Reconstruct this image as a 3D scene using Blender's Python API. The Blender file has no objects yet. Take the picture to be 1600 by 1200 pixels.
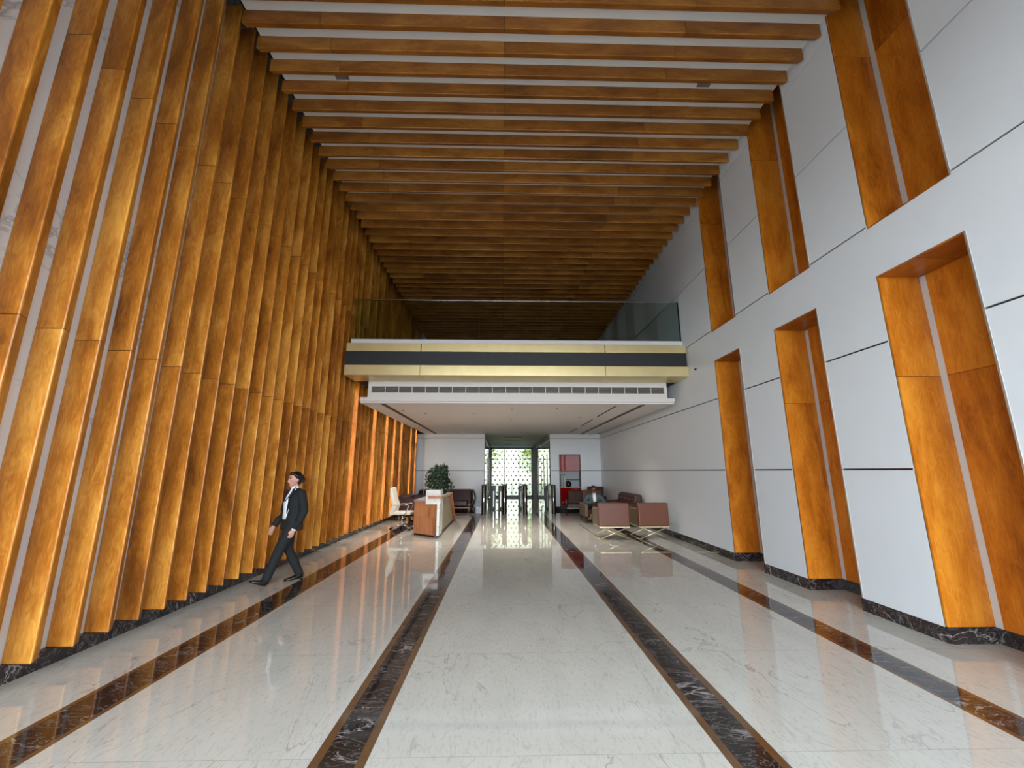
import bpy, bmesh, math, random
from mathutils import Vector, Matrix
import numpy as np

sc = bpy.context.scene
COL = sc.collection
rnd = random.Random(7)

# ---------------------------------------------------------------- camera
F, PITCH, YAW, EYE = 644.0, math.radians(11.92), math.radians(1.31), 1.6
cam = bpy.data.cameras.new('camera')
cam.sensor_fit = 'HORIZONTAL'
cam.sensor_width = 36.0
cam.lens = F / 1600.0 * 36.0
cam.clip_start = 0.05
cam.clip_end = 300
cam_o = bpy.data.objects.new('camera', cam)
COL.objects.link(cam_o)
cam_o.location = (0, 0, EYE)
cam_o.rotation_euler = (math.radians(90) + PITCH, 0, -YAW)
sc.camera = cam_o

# ---------------------------------------------------------------- world, sun, exposure
SKY = 13.0
w = bpy.data.worlds.new('sky')
sc.world = w
w.use_nodes = True
wn = w.node_tree
bg = wn.nodes['Background']
bg.inputs[1].default_value = SKY
tc = wn.nodes.new('ShaderNodeTexCoord')
sep = wn.nodes.new('ShaderNodeSeparateXYZ')
cr = wn.nodes.new('ShaderNodeValToRGB')
wn.links.new(tc.outputs['Generated'], sep.inputs[0])
wn.links.new(sep.outputs[2], cr.inputs[0])
cr.color_ramp.elements[0].position = 0.0
cr.color_ramp.elements[0].color = (0.88, 0.95, 1.0, 1)
cr.color_ramp.elements[1].position = 0.9
cr.color_ramp.elements[1].color = (0.66, 0.82, 1.0, 1)
wn.links.new(cr.outputs[0], bg.inputs[0])

vs = sc.view_settings
vs.view_transform = 'Standard'
vs.look = 'None'
vs.exposure = 0.12
vs.gamma = 1.0
vs.use_curve_mapping = False


def area_light(name, loc, rot, sx, sy, power, color):
    l = bpy.data.lights.new(name, 'AREA')
    l.shape = 'RECTANGLE'
    l.size, l.size_y, l.energy, l.color = sx, sy, power, color
    o = bpy.data.objects.new(name, l)
    COL.objects.link(o)
    o.location = loc
    o.rotation_euler = rot
    return o


# daylight pouring through the glazed street front behind the photographer
DAY = area_light('street_front_portal', (0.2, -2.98, 2.5), (math.radians(90), 0, 0), 8.0, 5.0, 1, (1, 1, 1))
DAY.data.cycles.is_portal = True



# ---------------------------------------------------------------- materials
def lin(c):
    c = c / 255.0
    return c / 12.92 if c <= 0.04045 else ((c + 0.055) / 1.055) ** 2.4


def rgb(r, g, b):
    return (lin(r), lin(g), lin(b), 1.0)


def new_mat(name):
    m = bpy.data.materials.new(name)
    m.use_nodes = True
    nt = m.node_tree
    return m, nt, nt.nodes['Principled BSDF']


def plain(name, c, rough=0.5, metal=0.0, spec=0.5, noise=0.0, nscale=20.0, coat=0.0):
    m, nt, p = new_mat(name)
    p.inputs['Base Color'].default_value = c
    p.inputs['Roughness'].default_value = rough
    p.inputs['Metallic'].default_value = metal
    p.inputs['Specular IOR Level'].default_value = spec
    p.inputs['Coat Weight'].default_value = coat
    if noise:
        t = nt.nodes.new('ShaderNodeTexCoord')
        n = nt.nodes.new('ShaderNodeTexNoise')
        n.inputs['Scale'].default_value = nscale
        n.inputs['Detail'].default_value = 4
        r = nt.nodes.new('ShaderNodeValToRGB')
        r.color_ramp.elements[0].position = 0.3
        r.color_ramp.elements[1].position = 0.7
        r.color_ramp.elements[0].color = tuple(x * (1 - noise) for x in c[:3]) + (1,)
        r.color_ramp.elements[1].color = tuple(min(1, x * (1 + noise)) for x in c[:3]) + (1,)
        nt.links.new(t.outputs['Object'], n.inputs['Vector'])
        nt.links.new(n.outputs['Fac'], r.inputs[0])
        nt.links.new(r.outputs[0], p.inputs['Base Color'])
    return m


def emit(name, c, s):
    m, nt, p = new_mat(name)
    p.inputs['Base Color'].default_value = (0.8, 0.8, 0.8, 1)
    p.inputs['Emission Color'].default_value = c
    p.inputs['Emission Strength'].default_value = s
    return m


def math_node(nt, op, a=None, b=None):
    n = nt.nodes.new('ShaderNodeMath')
    n.operation = op
    for i, v in enumerate((a, b)):
        if v is None:
            continue
        if hasattr(v, 'is_linked'):
            nt.links.new(v, n.inputs[i])
        else:
            n.inputs[i].default_value = v
    return n.outputs[0]


def mix_col(nt, fac, a, b, mode='MIX'):
    n = nt.nodes.new('ShaderNodeMix')
    n.data_type = 'RGBA'
    n.blend_type = mode
    for idx, v in ((0, fac), (6, a), (7, b)):
        if hasattr(v, 'is_linked'):
            nt.links.new(v, n.inputs[idx])
        else:
            n.inputs[idx].default_value = v
    return n.outputs[2]


def wood(name, axis, dark, mid, light, board=2.61, rough=0.34, grain=1.0, seed_obj=True, bl=(1.3, 4.0)):
    """stained veneer: grain along AXIS, blotchy figure, a new board tone every BOARD metres"""
    m, nt, p = new_mat(name)
    t = nt.nodes.new('ShaderNodeTexCoord')
    oi = nt.nodes.new('ShaderNodeObjectInfo')
    s = nt.nodes.new('ShaderNodeSeparateXYZ')
    nt.links.new(t.outputs['Object'], s.inputs[0])
    along = s.outputs[axis]
    idx = math_node(nt, 'FLOOR', math_node(nt, 'DIVIDE', along, board))
    r1 = math_node(nt, 'MULTIPLY', oi.outputs['Random'], 37.0 if seed_obj else 0.0)
    seed = math_node(nt, 'ADD', math_node(nt, 'MULTIPLY', idx, 5.37), r1)
    wn_ = nt.nodes.new('ShaderNodeTexWhiteNoise')
    wn_.noise_dimensions = '1D'
    nt.links.new(seed, wn_.inputs['W'])
    tone = wn_.outputs['Value']
    off = nt.nodes.new('ShaderNodeCombineXYZ')
    for i in range(3):
        nt.links.new(seed, off.inputs[i])
    add = nt.nodes.new('ShaderNodeVectorMath')
    add.operation = 'ADD'
    nt.links.new(t.outputs['Object'], add.inputs[0])
    nt.links.new(off.outputs[0], add.inputs[1])

    def noise(sc_along, sc_across, detail, dist=0.0):
        mp = nt.nodes.new('ShaderNodeMapping')
        v = [sc_across] * 3
        v[axis] = sc_along
        mp.inputs['Scale'].default_value = v
        nt.links.new(add.outputs[0], mp.inputs[0])
        n = nt.nodes.new('ShaderNodeTexNoise')
        n.inputs['Scale'].default_value = 1.0
        n.inputs['Detail'].default_value = detail
        n.inputs['Distortion'].default_value = dist
        nt.links.new(mp.outputs[0], n.inputs['Vector'])
        return n.outputs['Fac']
    blotch = noise(bl[0], bl[1], 5, 1.0)
    fine = noise(6.0, 70.0, 3, 0.4)
    big = noise(0.7, 1.6, 2, 0.8)
    v = math_node(nt, 'ADD', math_node(nt, 'MULTIPLY', blotch, 0.72), math_node(nt, 'MULTIPLY', fine, 0.22 * grain))
    v = math_node(nt, 'ADD', v, math_node(nt, 'MULTIPLY', big, 0.45))
    v = math_node(nt, 'ADD', v, math_node(nt, 'MULTIPLY', math_node(nt, 'SUBTRACT', tone, 0.5), 0.16))
    knot = noise(bl[0] * 3.2, bl[1] * 3.0, 6, 3.0)
    v = math_node(nt, 'ADD', v, math_node(nt, 'MULTIPLY', math_node(nt, 'SUBTRACT', knot, 0.5), 0.34))
    v = math_node(nt, 'SUBTRACT', v, 0.18)
    ramp = nt.nodes.new('ShaderNodeValToRGB')
    e = ramp.color_ramp.elements
    e[0].position, e[0].color = 0.28, dark
    e[1].position, e[1].color = 0.72, light
    x = e.new(0.50)
    x.color = mid
    nt.links.new(v, ramp.inputs[0])
    # thin dark seam where two boards meet
    fr = math_node(nt, 'FRACT', math_node(nt, 'DIVIDE', along, board))
    seam = math_node(nt, 'LESS_THAN', fr, 0.0025)
    col = mix_col(nt, seam, ramp.outputs[0], tuple(c * 0.35 for c in dark[:3]) + (1,))
    nt.links.new(col, p.inputs['Base Color'])
    p.inputs['Roughness'].default_value = rough
    p.inputs['Specular IOR Level'].default_value = 0.4
    return m


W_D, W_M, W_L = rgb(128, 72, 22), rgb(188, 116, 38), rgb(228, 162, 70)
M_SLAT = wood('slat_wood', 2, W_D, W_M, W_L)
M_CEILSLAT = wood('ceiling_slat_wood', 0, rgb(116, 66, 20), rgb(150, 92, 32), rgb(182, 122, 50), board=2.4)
M_NICHE = wood('niche_wood', 2, rgb(150, 78, 16), rgb(196, 114, 28), rgb(222, 144, 46), board=2.45)
M_SOFFIT = wood('soffit_wood', 1, rgb(130, 68, 22), rgb(164, 92, 32), rgb(190, 118, 46), board=2.4)
M_DESKWOOD = wood('desk_wood', 2, rgb(112, 62, 34), rgb(158, 96, 58), rgb(190, 128, 86), board=0.47, grain=2.2, bl=(0.8, 11.0))


def stone(name, base, vein, vscale=1.2, width=0.018, rough=0.06, cloud=0.05, strength=0.7, tile=None, stretch=(1, 1, 1), speck=0.0, bump=0.0, vein2=True, vmask=(0.42, 0.60), vrough=0.6):
    m, nt, p = new_mat(name)
    g = nt.nodes.new('ShaderNodeNewGeometry')
    mp = nt.nodes.new('ShaderNodeMapping')
    mp.inputs['Scale'].default_value = stretch
    mp.inputs['Rotation'].default_value = (0.3, 0.25, 0.6)
    nt.links.new(g.outputs['Position'], mp.inputs[0])
    src = mp.outputs[0]
    if tile:  # every slab has its own piece of vein
        s = nt.nodes.new('ShaderNodeSeparateXYZ')
        nt.links.new(g.outputs['Position'], s.inputs[0])
        ty = math_node(nt, 'FLOOR', math_node(nt, 'DIVIDE', math_node(nt, 'SUBTRACT', s.outputs[1], tile[0]), tile[1]))
        cmb = nt.nodes.new('ShaderNodeCombineXYZ')
        for i, k in enumerate((3.1, 1.7, 0.9)):
            nt.links.new(math_node(nt, 'MULTIPLY', ty, k), cmb.inputs[i])
        ad = nt.nodes.new('ShaderNodeVectorMath')
        ad.operation = 'ADD'
        nt.links.new(src, ad.inputs[0])
        nt.links.new(cmb.outputs[0], ad.inputs[1])
        src = ad.outputs[0]

    def veins(scale, w_, dist, detail):
        n = nt.nodes.new('ShaderNodeTexNoise')
        n.inputs['Scale'].default_value = scale
        n.inputs['Detail'].default_value = detail
        n.inputs['Roughness'].default_value = vrough
        n.inputs['Distortion'].default_value = dist
        nt.links.new(src, n.inputs['Vector'])
        a = math_node(nt, 'ABSOLUTE', math_node(nt, 'SUBTRACT', n.outputs['Fac'], 0.5))
        mr = nt.nodes.new('ShaderNodeMapRange')
        mr.inputs['From Min'].default_value = 0.0
        mr.inputs['From Max'].default_value = w_
        mr.inputs['To Min'].default_value = 1.0
        mr.inputs['To Max'].default_value = 0.0
        nt.links.new(a, mr.inputs['Value'])
        return mr.outputs[0]
    cl = nt.nodes.new('ShaderNodeTexNoise')
    cl.inputs['Scale'].default_value = 2.3
    cl.inputs['Detail'].default_value = 8
    nt.links.new(src, cl.inputs['Vector'])
    ramp = nt.nodes.new('ShaderNodeValToRGB')
    ramp.color_ramp.elements[0].position = 0.3
    ramp.color_ramp.elements[1].position = 0.7
    ramp.color_ramp.elements[0].color = tuple(max(0, c * (1 - cloud)) for c in base[:3]) + (1,)
    ramp.color_ramp.elements[1].color = tuple(min(1, c * (1 + cloud)) for c in base[:3]) + (1,)
    nt.links.new(cl.outputs['Fac'], ramp.inputs[0])
    mask = math_node(nt, 'MULTIPLY', veins(vscale, width, 0.9, 7), strength)
    # veins come and go
    g2 = nt.nodes.new('ShaderNodeTexNoise')
    g2.inputs['Scale'].default_value = vscale * 0.8
    nt.links.new(src, g2.inputs['Vector'])
    mm = nt.nodes.new('ShaderNodeMapRange')
    mm.inputs['From Min'].default_value = vmask[0]
    mm.inputs['From Max'].default_value = vmask[1]
    nt.links.new(g2.outputs['Fac'], mm.inputs['Value'])
    mask = math_node(nt, 'MULTIPLY', mask, mm.outputs[0])
    col = mix_col(nt, mask, ramp.outputs[0], vein)
    if vein2:
        mask2 = math_node(nt, 'MULTIPLY', veins(vscale * 3.3, width * 1.3, 1.4, 5), strength * 0.45)
        col = mix_col(nt, mask2, col, vein)
    if speck:
        sp = nt.nodes.new('ShaderNodeTexNoise')
        sp.inputs['Scale'].default_value = 34
        sp.inputs['Detail'].default_value = 3
        nt.links.new(src, sp.inputs['Vector'])
        sr = nt.nodes.new('ShaderNodeMapRange')
        sr.inputs['From Min'].default_value = 0.54
        sr.inputs['From Max'].default_value = 0.72
        sr.inputs['To Max'].default_value = speck
        nt.links.new(sp.outputs['Fac'], sr.inputs['Value'])
        col = mix_col(nt, sr.outputs[0], col, vein)
    if tile:
        frac = math_node(nt, 'FRACT', math_node(nt, 'DIVIDE', math_node(nt, 'SUBTRACT', s.outputs[1], tile[0]), tile[1]))
        jn = math_node(nt, 'LESS_THAN', frac, 0.003)
        col = mix_col(nt, math_node(nt, 'MULTIPLY', jn, 0.45), col, vein)
    nt.links.new(col, p.inputs['Base Color'])
    p.inputs['Roughness'].default_value = rough
    if bump:
        bn = nt.nodes.new('ShaderNodeTexNoise')
        bn.inputs['Scale'].default_value = 2.2
        bn.inputs['Detail'].default_value = 1
        nt.links.new(g.outputs['Position'], bn.inputs['Vector'])
        b = nt.nodes.new('ShaderNodeBump')
        b.inputs['Strength'].default_value = bump
        b.inputs['Distance'].default_value = 0.01
        nt.links.new(bn.outputs['Fac'], b.inputs['Height'])
        nt.links.new(b.outputs[0], p.inputs['Normal'])
    return m


M_FLOOR = stone('cream_marble_floor', rgb(204, 201, 191), rgb(112, 106, 98), vscale=1.15, width=0.0055, rough=0.03, cloud=0.05, strength=0.55,
                tile=(0.02, 1.366), stretch=(1.5, 0.5, 1), speck=0.22, vmask=(0.34, 0.60), vrough=0.5, bump=0.035)
M_DARKST = stone('dark_marble_inlay', rgb(40, 33, 33), rgb(196, 188, 184), vscale=2.2, width=0.012, rough=0.05, cloud=0.4, strength=0.62, stretch=(0.6, 1.5, 1), bump=0.03)
M_BROWNST = plain('brown_marble_edging', rgb(104, 74, 48), 0.07, noise=0.15, nscale=8)
M_WALLST = stone('white_marble_wall', rgb(226, 226, 224), rgb(150, 150, 152), vscale=0.9, width=0.018, rough=0.25, cloud=0.03, strength=0.75, vein2=False)
M_WHITE = plain('white_wall_paint', rgb(226, 230, 234), 0.42, noise=0.012, nscale=3)
M_CEIL = plain('ceiling_paint', rgb(226, 224, 218), 0.8)
M_LOBBYCEIL = plain('lobby_ceiling_paint', rgb(222, 216, 212), 0.7)
M_GROOVE = plain('groove_bronze', rgb(58, 38, 34), 0.35, metal=0.4)
M_BLACK = plain('black_void', rgb(10, 9, 9), 0.9)
M_FASCIA = plain('charcoal_fascia', rgb(34, 35, 36), 0.55)
M_BRASS = plain('brushed_brass', rgb(222, 204, 150), 0.36, metal=0.6, noise=0.05, nscale=3)
M_STEEL = plain('brushed_steel', rgb(190, 190, 188), 0.22, metal=1.0)
M_CHROME = plain('chrome', rgb(225, 225, 225), 0.06, metal=1.0)
M_DARKSTEEL = plain('dark_steel', rgb(66, 62, 60), 0.25, metal=0.9)
M_STRIP = plain('white_diffuser_strip', rgb(206, 206, 204), 0.4)
M_TRIMMETAL = plain('pale_edge_trim', rgb(222, 218, 208), 0.2, metal=0.7)
M_FRAME = plain('black_window_frame', rgb(26, 26, 26), 0.4)
M_RED = plain('glossy_red_lacquer', rgb(150, 8, 14), 0.06, coat=0.5)
M_LEATHER = plain('tan_brown_leather', rgb(114, 70, 56), 0.42, noise=0.08, nscale=30)
M_LEATHER2 = plain('russet_leather', rgb(112, 64, 44), 0.42, noise=0.08, nscale=30)
M_DKLEATHER = plain('dark_brown_leather', rgb(66, 38, 26), 0.5, noise=0.15, nscale=20)
M_MAROON = plain('maroon_brown_leather', rgb(62, 32, 34), 0.35, noise=0.12, nscale=20)
M_OLIVE = plain('olive_brown_leather', rgb(104, 84, 62), 0.4, noise=0.1, nscale=30)
M_GOLD = plain('gold_metal', rgb(226, 212, 172), 0.3, metal=0.6)
M_PALEWOOD = plain('pale_wood', rgb(186, 140, 116), 0.4)
M_DKWOOD = plain('dark_wood', rgb(44, 28, 22), 0.4)
M_CREAM = plain('cream_leather', rgb(226, 220, 204), 0.4)
M_DESKTOP = plain('grey_desk_top', rgb(150, 140, 140), 0.2)
M_DESKMARBLE = stone('desk_marble', rgb(232, 228, 220), rgb(90, 90, 78), vscale=2.0, width=0.02, rough=0.1, cloud=0.03, strength=0.9)
M_BEIGE = plain('beige_desk_panel', rgb(150, 138, 112), 0.45, noise=0.08, nscale=12)
M_LEAF = plain('fig_leaf', rgb(30, 54, 34), 0.4, noise=0.4, nscale=6)
M_POT = plain('pot_white', rgb(210, 208, 204), 0.3)
M_BARK = plain('bark', rgb(110, 92, 72), 0.8)
M_MIRROR = plain('back_painted_glass', rgb(188, 194, 176), 0.04, metal=0.55)
M_SKIN = plain('skin', rgb(196, 144, 124), 0.5)
M_SKIN2 = plain('skin_brown', rgb(124, 82, 68), 0.5)
M_HAIR = plain('black_hair', rgb(22, 14, 14), 0.4)
M_BLACKSUIT = plain('black_suit_cloth', rgb(22, 25, 27), 0.85)
M_SHOE = plain('black_shoe', rgb(20, 19, 20), 0.25)
M_SHIRT = plain('white_shirt', rgb(232, 236, 240), 0.7)
M_GREYSUIT = plain('blue_grey_jacket', rgb(72, 84, 90), 0.85)
M_LIPS = plain('lips', rgb(140, 74, 66), 0.5)
M_DARKGLASS = plain('sunglass_lens', rgb(16, 14, 14), 0.1)
M_LANYARD = plain('lanyard_navy', rgb(46, 52, 74), 0.6)
M_TANSHOE = plain('tan_shoe', rgb(112, 82, 64), 0.4)
M_LED = emit('warm_led_strip', (1.0, 0.84, 0.58, 1), 11.0)
M_CHARCOAL = plain('charcoal_panel', rgb(40, 40, 39), 0.45)
M_DISC = plain('downlight_rim', rgb(120, 112, 108), 0.5)
M_SLOT = plain('slot_diffuser', rgb(84, 76, 72), 0.6)


def glass_mat(name='clear_glass', tint=(0.80, 0.87, 0.84, 1)):
    m = bpy.data.materials.new(name)
    m.use_nodes = True
    nt = m.node_tree
    nt.nodes.clear()
    out = nt.nodes.new('ShaderNodeOutputMaterial')
    mx = nt.nodes.new('ShaderNodeMixShader')
    tr = nt.nodes.new('ShaderNodeBsdfTransparent')
    tr.inputs[0].default_value = tint
    gl = nt.nodes.new('ShaderNodeBsdfGlossy')
    gl.inputs['Roughness'].default_value = 0.02
    fr = nt.nodes.new('ShaderNodeFresnel')
    fr.inputs['IOR'].default_value = 1.52
    nt.links.new(fr.outputs[0], mx.inputs[0])
    nt.links.new(tr.outputs[0], mx.inputs[1])
    nt.links.new(gl.outputs[0], mx.inputs[2])
    nt.links.new(mx.outputs[0], out.inputs[0])
    return m


M_GLASS = glass_mat()
M_DIMGLASS = glass_mat('dimming_glass', (0.34, 0.35, 0.30, 1))  # dark tint added to dim the outdoors behind the far window


# ---------------------------------------------------------------- mesh helpers
class MB:
    def __init__(self):
        self.v, self.f, self.mi, self.sm = [], [], [], []

    def add(self, vs_, fs, mi=0, smooth=False):
        n = len(self.v)
        self.v += [tuple(v) for v in vs_]
        self.f += [tuple(n + i for i in f) for f in fs]
        self.mi += [mi] * len(fs)
        self.sm += [smooth] * len(fs)
        return self

    def box(self, x0, x1, y0, y1, z0, z1, mi=0):
        v = [(x, y, z) for z in (z0, z1) for y in (y0, y1) for x in (x0, x1)]
        f = [(0, 2, 3, 1), (4, 5, 7, 6), (0, 1, 5, 4), (2, 6, 7, 3), (0, 4, 6, 2), (1, 3, 7, 5)]
        return self.add(v, f, mi)

    def prism(self, poly, z0, z1, mi=0, axis=2):
        """poly: 2D outline (counter-clockwise), extruded along axis"""
        n = len(poly)

        def P(a, b, c):
            return {2: (a, b, c), 0: (c, a, b), 1: (a, c, b)}[axis]
        v = [P(a, b, z0) for a, b in poly] + [P(a, b, z1) for a, b in poly]
        f = [tuple(range(n))[::-1], tuple(range(n, 2 * n))]
        f += [(i, (i + 1) % n, n + (i + 1) % n, n + i) for i in range(n)]
        return self.add(v, f, mi)

    def tube(self, pts, rad, seg=10, mi=0, ref=None, smooth=True, cap=True):
        """rad: number or (a, b) per point; a lies along REF x tangent"""
        pts = [Vector(p) for p in pts]
        vs_, fs = [], []
        for i, p in enumerate(pts):
            t = (pts[min(i + 1, len(pts) - 1)] - pts[max(i - 1, 0)])
            t = t.normalized() if t.length > 1e-9 else Vector((0, 0, 1))
            r = Vector(ref) if ref is not None else (Vector((0, 0, 1)) if abs(t.z) < 0.9 else Vector((0, 1, 0)))
            u = r.cross(t)
            if u.length < 1e-6:
                u = Vector((1, 0, 0)).cross(t)
            u.normalize()
            v = t.cross(u)
            ra = rad[i] if isinstance(rad, (list, tuple)) else rad
            a, b = ra if isinstance(ra, (list, tuple)) else (ra, ra)
            for k in range(seg):
                an = 2 * math.pi * k / seg
                vs_.append(p + u * (a * math.cos(an)) + v * (b * math.sin(an)))
        for i in range(len(pts) - 1):
            for k in range(seg):
                k2 = (k + 1) % seg
                fs.append((i * seg + k, i * seg + k2, (i + 1) * seg + k2, (i + 1) * seg + k))
        if cap:
            fs.append(tuple(range(seg))[::-1])
            fs.append(tuple((len(pts) - 1) * seg + k for k in range(seg)))
        return self.add(vs_, fs, mi, smooth)

    def rings(self, rings, seg=24, mi=0, smooth=True):
        """rings: (centre, axis_a vector, axis_b vector); capped"""
        vs_, fs = [], []
        for c, A, B in rings:
            c, A, B = Vector(c), Vector(A), Vector(B)
            for k in range(seg):
                an = 2 * math.pi * k / seg
                vs_.append(c + A * math.cos(an) + B * math.sin(an))
        for i in range(len(rings) - 1):
            for k in range(seg):
                k2 = (k + 1) % seg
                fs.append((i * seg + k, i * seg + k2, (i + 1) * seg + k2, (i + 1) * seg + k))
        fs.append(tuple(range(seg))[::-1])
        fs.append(tuple((len(rings) - 1) * seg + k for k in range(seg)))
        return self.add(vs_, fs, mi, smooth)

    def ball(self, c, r, seg=16, mi=0, M=None):
        r = (r, r, r) if not isinstance(r, (list, tuple)) else r
        M = M or Matrix.Identity(3)
        c = Vector(c)
        vs_ = [c + M @ Vector((0, 0, -r[2]))]
        n = seg // 2
        for i in range(1, n):
            th = math.pi * i / n
            for k in range(seg):
                an = 2 * math.pi * k / seg
                vs_.append(c + M @ Vector((r[0] * math.sin(th) * math.cos(an), r[1] * math.sin(th) * math.sin(an), -r[2] * math.cos(th))))
        vs_.append(c + M @ Vector((0, 0, r[2])))
        fs = [(0, 1 + (k + 1) % seg, 1 + k) for k in range(seg)]
        for i in range(n - 2):
            for k in range(seg):
                k2 = (k + 1) % seg
                fs.append((1 + i * seg + k, 1 + i * seg + k2, 1 + (i + 1) * seg + k2, 1 + (i + 1) * seg + k))
        last = len(vs_) - 1
        b = 1 + (n - 2) * seg
        fs += [(b + k, b + (k + 1) % seg, last) for k in range(seg)]
        return self.add(vs_, fs, mi, True)

    def build(self, name, mats, parent=None, bevel=0.0, seg=2, loc=None, remesh=0.0, smooth_it=0, subsurf=0):
        me = bpy.data.meshes.new(name)
        me.from_pydata(self.v, [], self.f)
        for m in (mats if isinstance(mats, (list, tuple)) else [mats]):
            me.materials.append(m)
        me.polygons.foreach_set('material_index', self.mi)
        me.polygons.foreach_set('use_smooth', self.sm)
        me.update()
        bm = bmesh.new()
        bm.from_mesh(me)
        bmesh.ops.recalc_face_normals(bm, faces=bm.faces)
        bm.to_mesh(me)
        bm.free()
        o = bpy.data.objects.new(name, me)
        COL.objects.link(o)
        if parent is not None:
            o.parent = parent
        if loc is not None:
            o.location = loc
        if bevel:
            b = o.modifiers.new('bevel', 'BEVEL')
            b.width, b.segments, b.limit_method = bevel, seg, 'ANGLE'
            b.angle_limit = math.radians(35)
            me.polygons.foreach_set('use_smooth', [True] * len(me.polygons))
            wnm = o.modifiers.new('wn', 'WEIGHTED_NORMAL')
            wnm.keep_sharp = True
        if remesh:
            r = o.modifiers.new('remesh', 'REMESH')
            r.mode, r.voxel_size, r.use_smooth_shade = 'VOXEL', remesh, True
            if smooth_it:
                s = o.modifiers.new('smooth', 'SMOOTH')
                s.factor, s.iterations = 0.6, smooth_it
        if subsurf:
            s = o.modifiers.new('sub', 'SUBSURF')
            s.levels = s.render_levels = subsurf
        return o


def tag(o, label=None, cat=None, group=None, kind=None):
    if label:
        o['label'] = label
    if cat:
        o['category'] = cat
    if group:
        o['group'] = group
    if kind:
        o['kind'] = kind
    return o


def thing(name, label, cat, loc=(0, 0, 0), rz=0.0, group=None):
    o = bpy.data.objects.new(name, None)
    o.empty_display_size = 0.1
    COL.objects.link(o)
    o.location = loc
    o.rotation_euler = (0, 0, rz)
    return tag(o, label, cat, group)


def struct(o):
    o['kind'] = 'structure'
    return o


def copy_tree(o, parent=None):
    c = o.copy()
    COL.objects.link(c)
    if parent is not None:
        c.parent = parent
        c.matrix_parent_inverse = o.matrix_parent_inverse.copy()
    for ch in [x for x in COL.objects if x.parent == o]:
        copy_tree(ch, c)
    return c


ORD = ['zeroth', 'first', 'second', 'third', 'fourth', 'fifth', 'sixth', 'seventh', 'eighth', 'ninth', 'tenth', 'eleventh', 'twelfth', 'thirteenth',
       'fourteenth', 'fifteenth', 'sixteenth', 'seventeenth', 'eighteenth', 'nineteenth']
TENS = {2: 'twent', 3: 'thirt', 4: 'fort', 5: 'fift'}


def ordinal(n):
    if n < 20:
        return ORD[n]
    t, u = divmod(n, 10)
    return TENS[t] + ('ieth' if u == 0 else 'y-' + ORD[u])


# ================================================================ SETTING
XL, XR = -3.86, 4.24          # left marble wall, right wall face
XB = -3.81                    # left baseboard face
YF, YB = -3.0, 18.0           # street front, back wall
ZC = 7.48                     # high ceiling
CX0, CX1, CY1 = -0.77, 2.05, 26.5   # corridor to the far window
ZL = 3.17                     # lobby ceiling under the mezzanine

# ---- floor: cream marble with four dark stripes
fl = MB()
xs = [(-6.0, -3.03, 0), (-3.03, -2.99, 2), (-2.99, -2.72, 1), (-2.72, -2.68, 2), (-2.68, -1.07, 0), (-1.07, -1.015, 2), (-1.015, -0.81, 1), (-0.81, -0.755, 2),
      (-0.755, 1.28, 0), (1.28, 1.335, 2), (1.335, 1.55, 1), (1.55, 1.605, 2), (1.605, 3.16, 0), (3.16, 3.20, 2), (3.20, 3.42, 1), (3.42, 3.46, 2), (3.46, 5.2, 0)]
for a, b, mi in xs:
    fl.box(a, b, YF, 16.75, -0.12, 0.0, mi)
fl.box(-6.0, -0.81, 16.75, YB + 0.3, -0.12, 0, 1)
fl.box(-0.81, -0.755, 16.75, YB, -0.12, 0, 2)
fl.box(-0.755, 1.9, 16.75, YB, -0.12, 0, 0)
fl.box(1.9, 5.2, 16.75, YB + 0.3, -0.12, 0, 1)
fl.box(-0.81, 1.9, YB, YB + 0.3, -0.12, 0, 0)
fl.box(CX0 - 0.3, CX1 + 0.3, YB + 0.3, CY1 + 0.2, -0.12, 0, 0)
# thin inlay lines round the seating place
fl.box(2.36, 2.385, 10.45, 13.4, -0.01, 0.0015, 2)
fl.box(4.02, 4.045, 10.45, 13.4, -0.01, 0.0015, 2)
struct(fl.build('floor', [M_FLOOR, M_DARKST, M_BROWNST]))

# pavement outside, seen only in reflections and through the windows
pv = MB().box(-40, 40, CY1 + 0.25, 60, -0.25, -0.13)
struct(pv.build('ground', plain('pale_court_paving', rgb(206, 204, 192), 0.8, noise=0.08, nscale=1)))
pv = MB().box(-40, 40, -40, YF - 0.02, -0.25, -0.13)
struct(pv.build('ground', plain('pale_paving', rgb(112, 110, 106), 0.8, noise=0.1, nscale=1)))

# ---- left wall of white marble behind the slats
lw = MB().box(XL - 0.2, XL, YF, YB + 0.3, 0.0, 8.3)
struct(lw.build('wall_left', M_WALLST))
bb = MB().box(XL, XB, YF, YB, 0.0, 0.14)
struct(bb.build('baseboard_left', M_DARKST))

# ---- right wall: white panels with bronze grooves, deep slots between piers
NICHE = [(1.475, 2.39), (3.32, 4.24), (5.155, 6.05), (7.0, 7.9)]
PIER = [(YF, 1.475), (2.39, 3.32), (4.24, 5.155), (6.05, 7.0), (7.9, YB)]
GZ = [0.14, 1.62, 3.0, 4.39, 5.785, 7.18, 8.1]
G = 0.010
Z_LT, Z_UB = 3.765, 4.355
rw = MB()
for (a, b) in PIER:
    rw.box(XR + 0.02, 4.95, a, b, 0.0, 8.3, 1)
    for z0, z1 in zip(GZ[:-1], GZ[1:]):
        rw.box(XR, XR + 0.03, a, b, z0 + (G if z0 > 0.2 else 0), z1 - G, 0)
    rw.box(XR + 0.0005, XR + 0.03, a, a + 0.012, 0.14, 8.1, 0)
for (a, b) in NICHE:
    rw.box(XR + 0.02, 4.95, a, b, Z_LT + 0.02, Z_UB - 0.02, 1)
    rw.box(XR, XR + 0.03, a, b, Z_LT, Z_UB, 0)
    rw.box(4.76, 4.95, a, b, 0.0, 8.3, 1)
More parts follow.
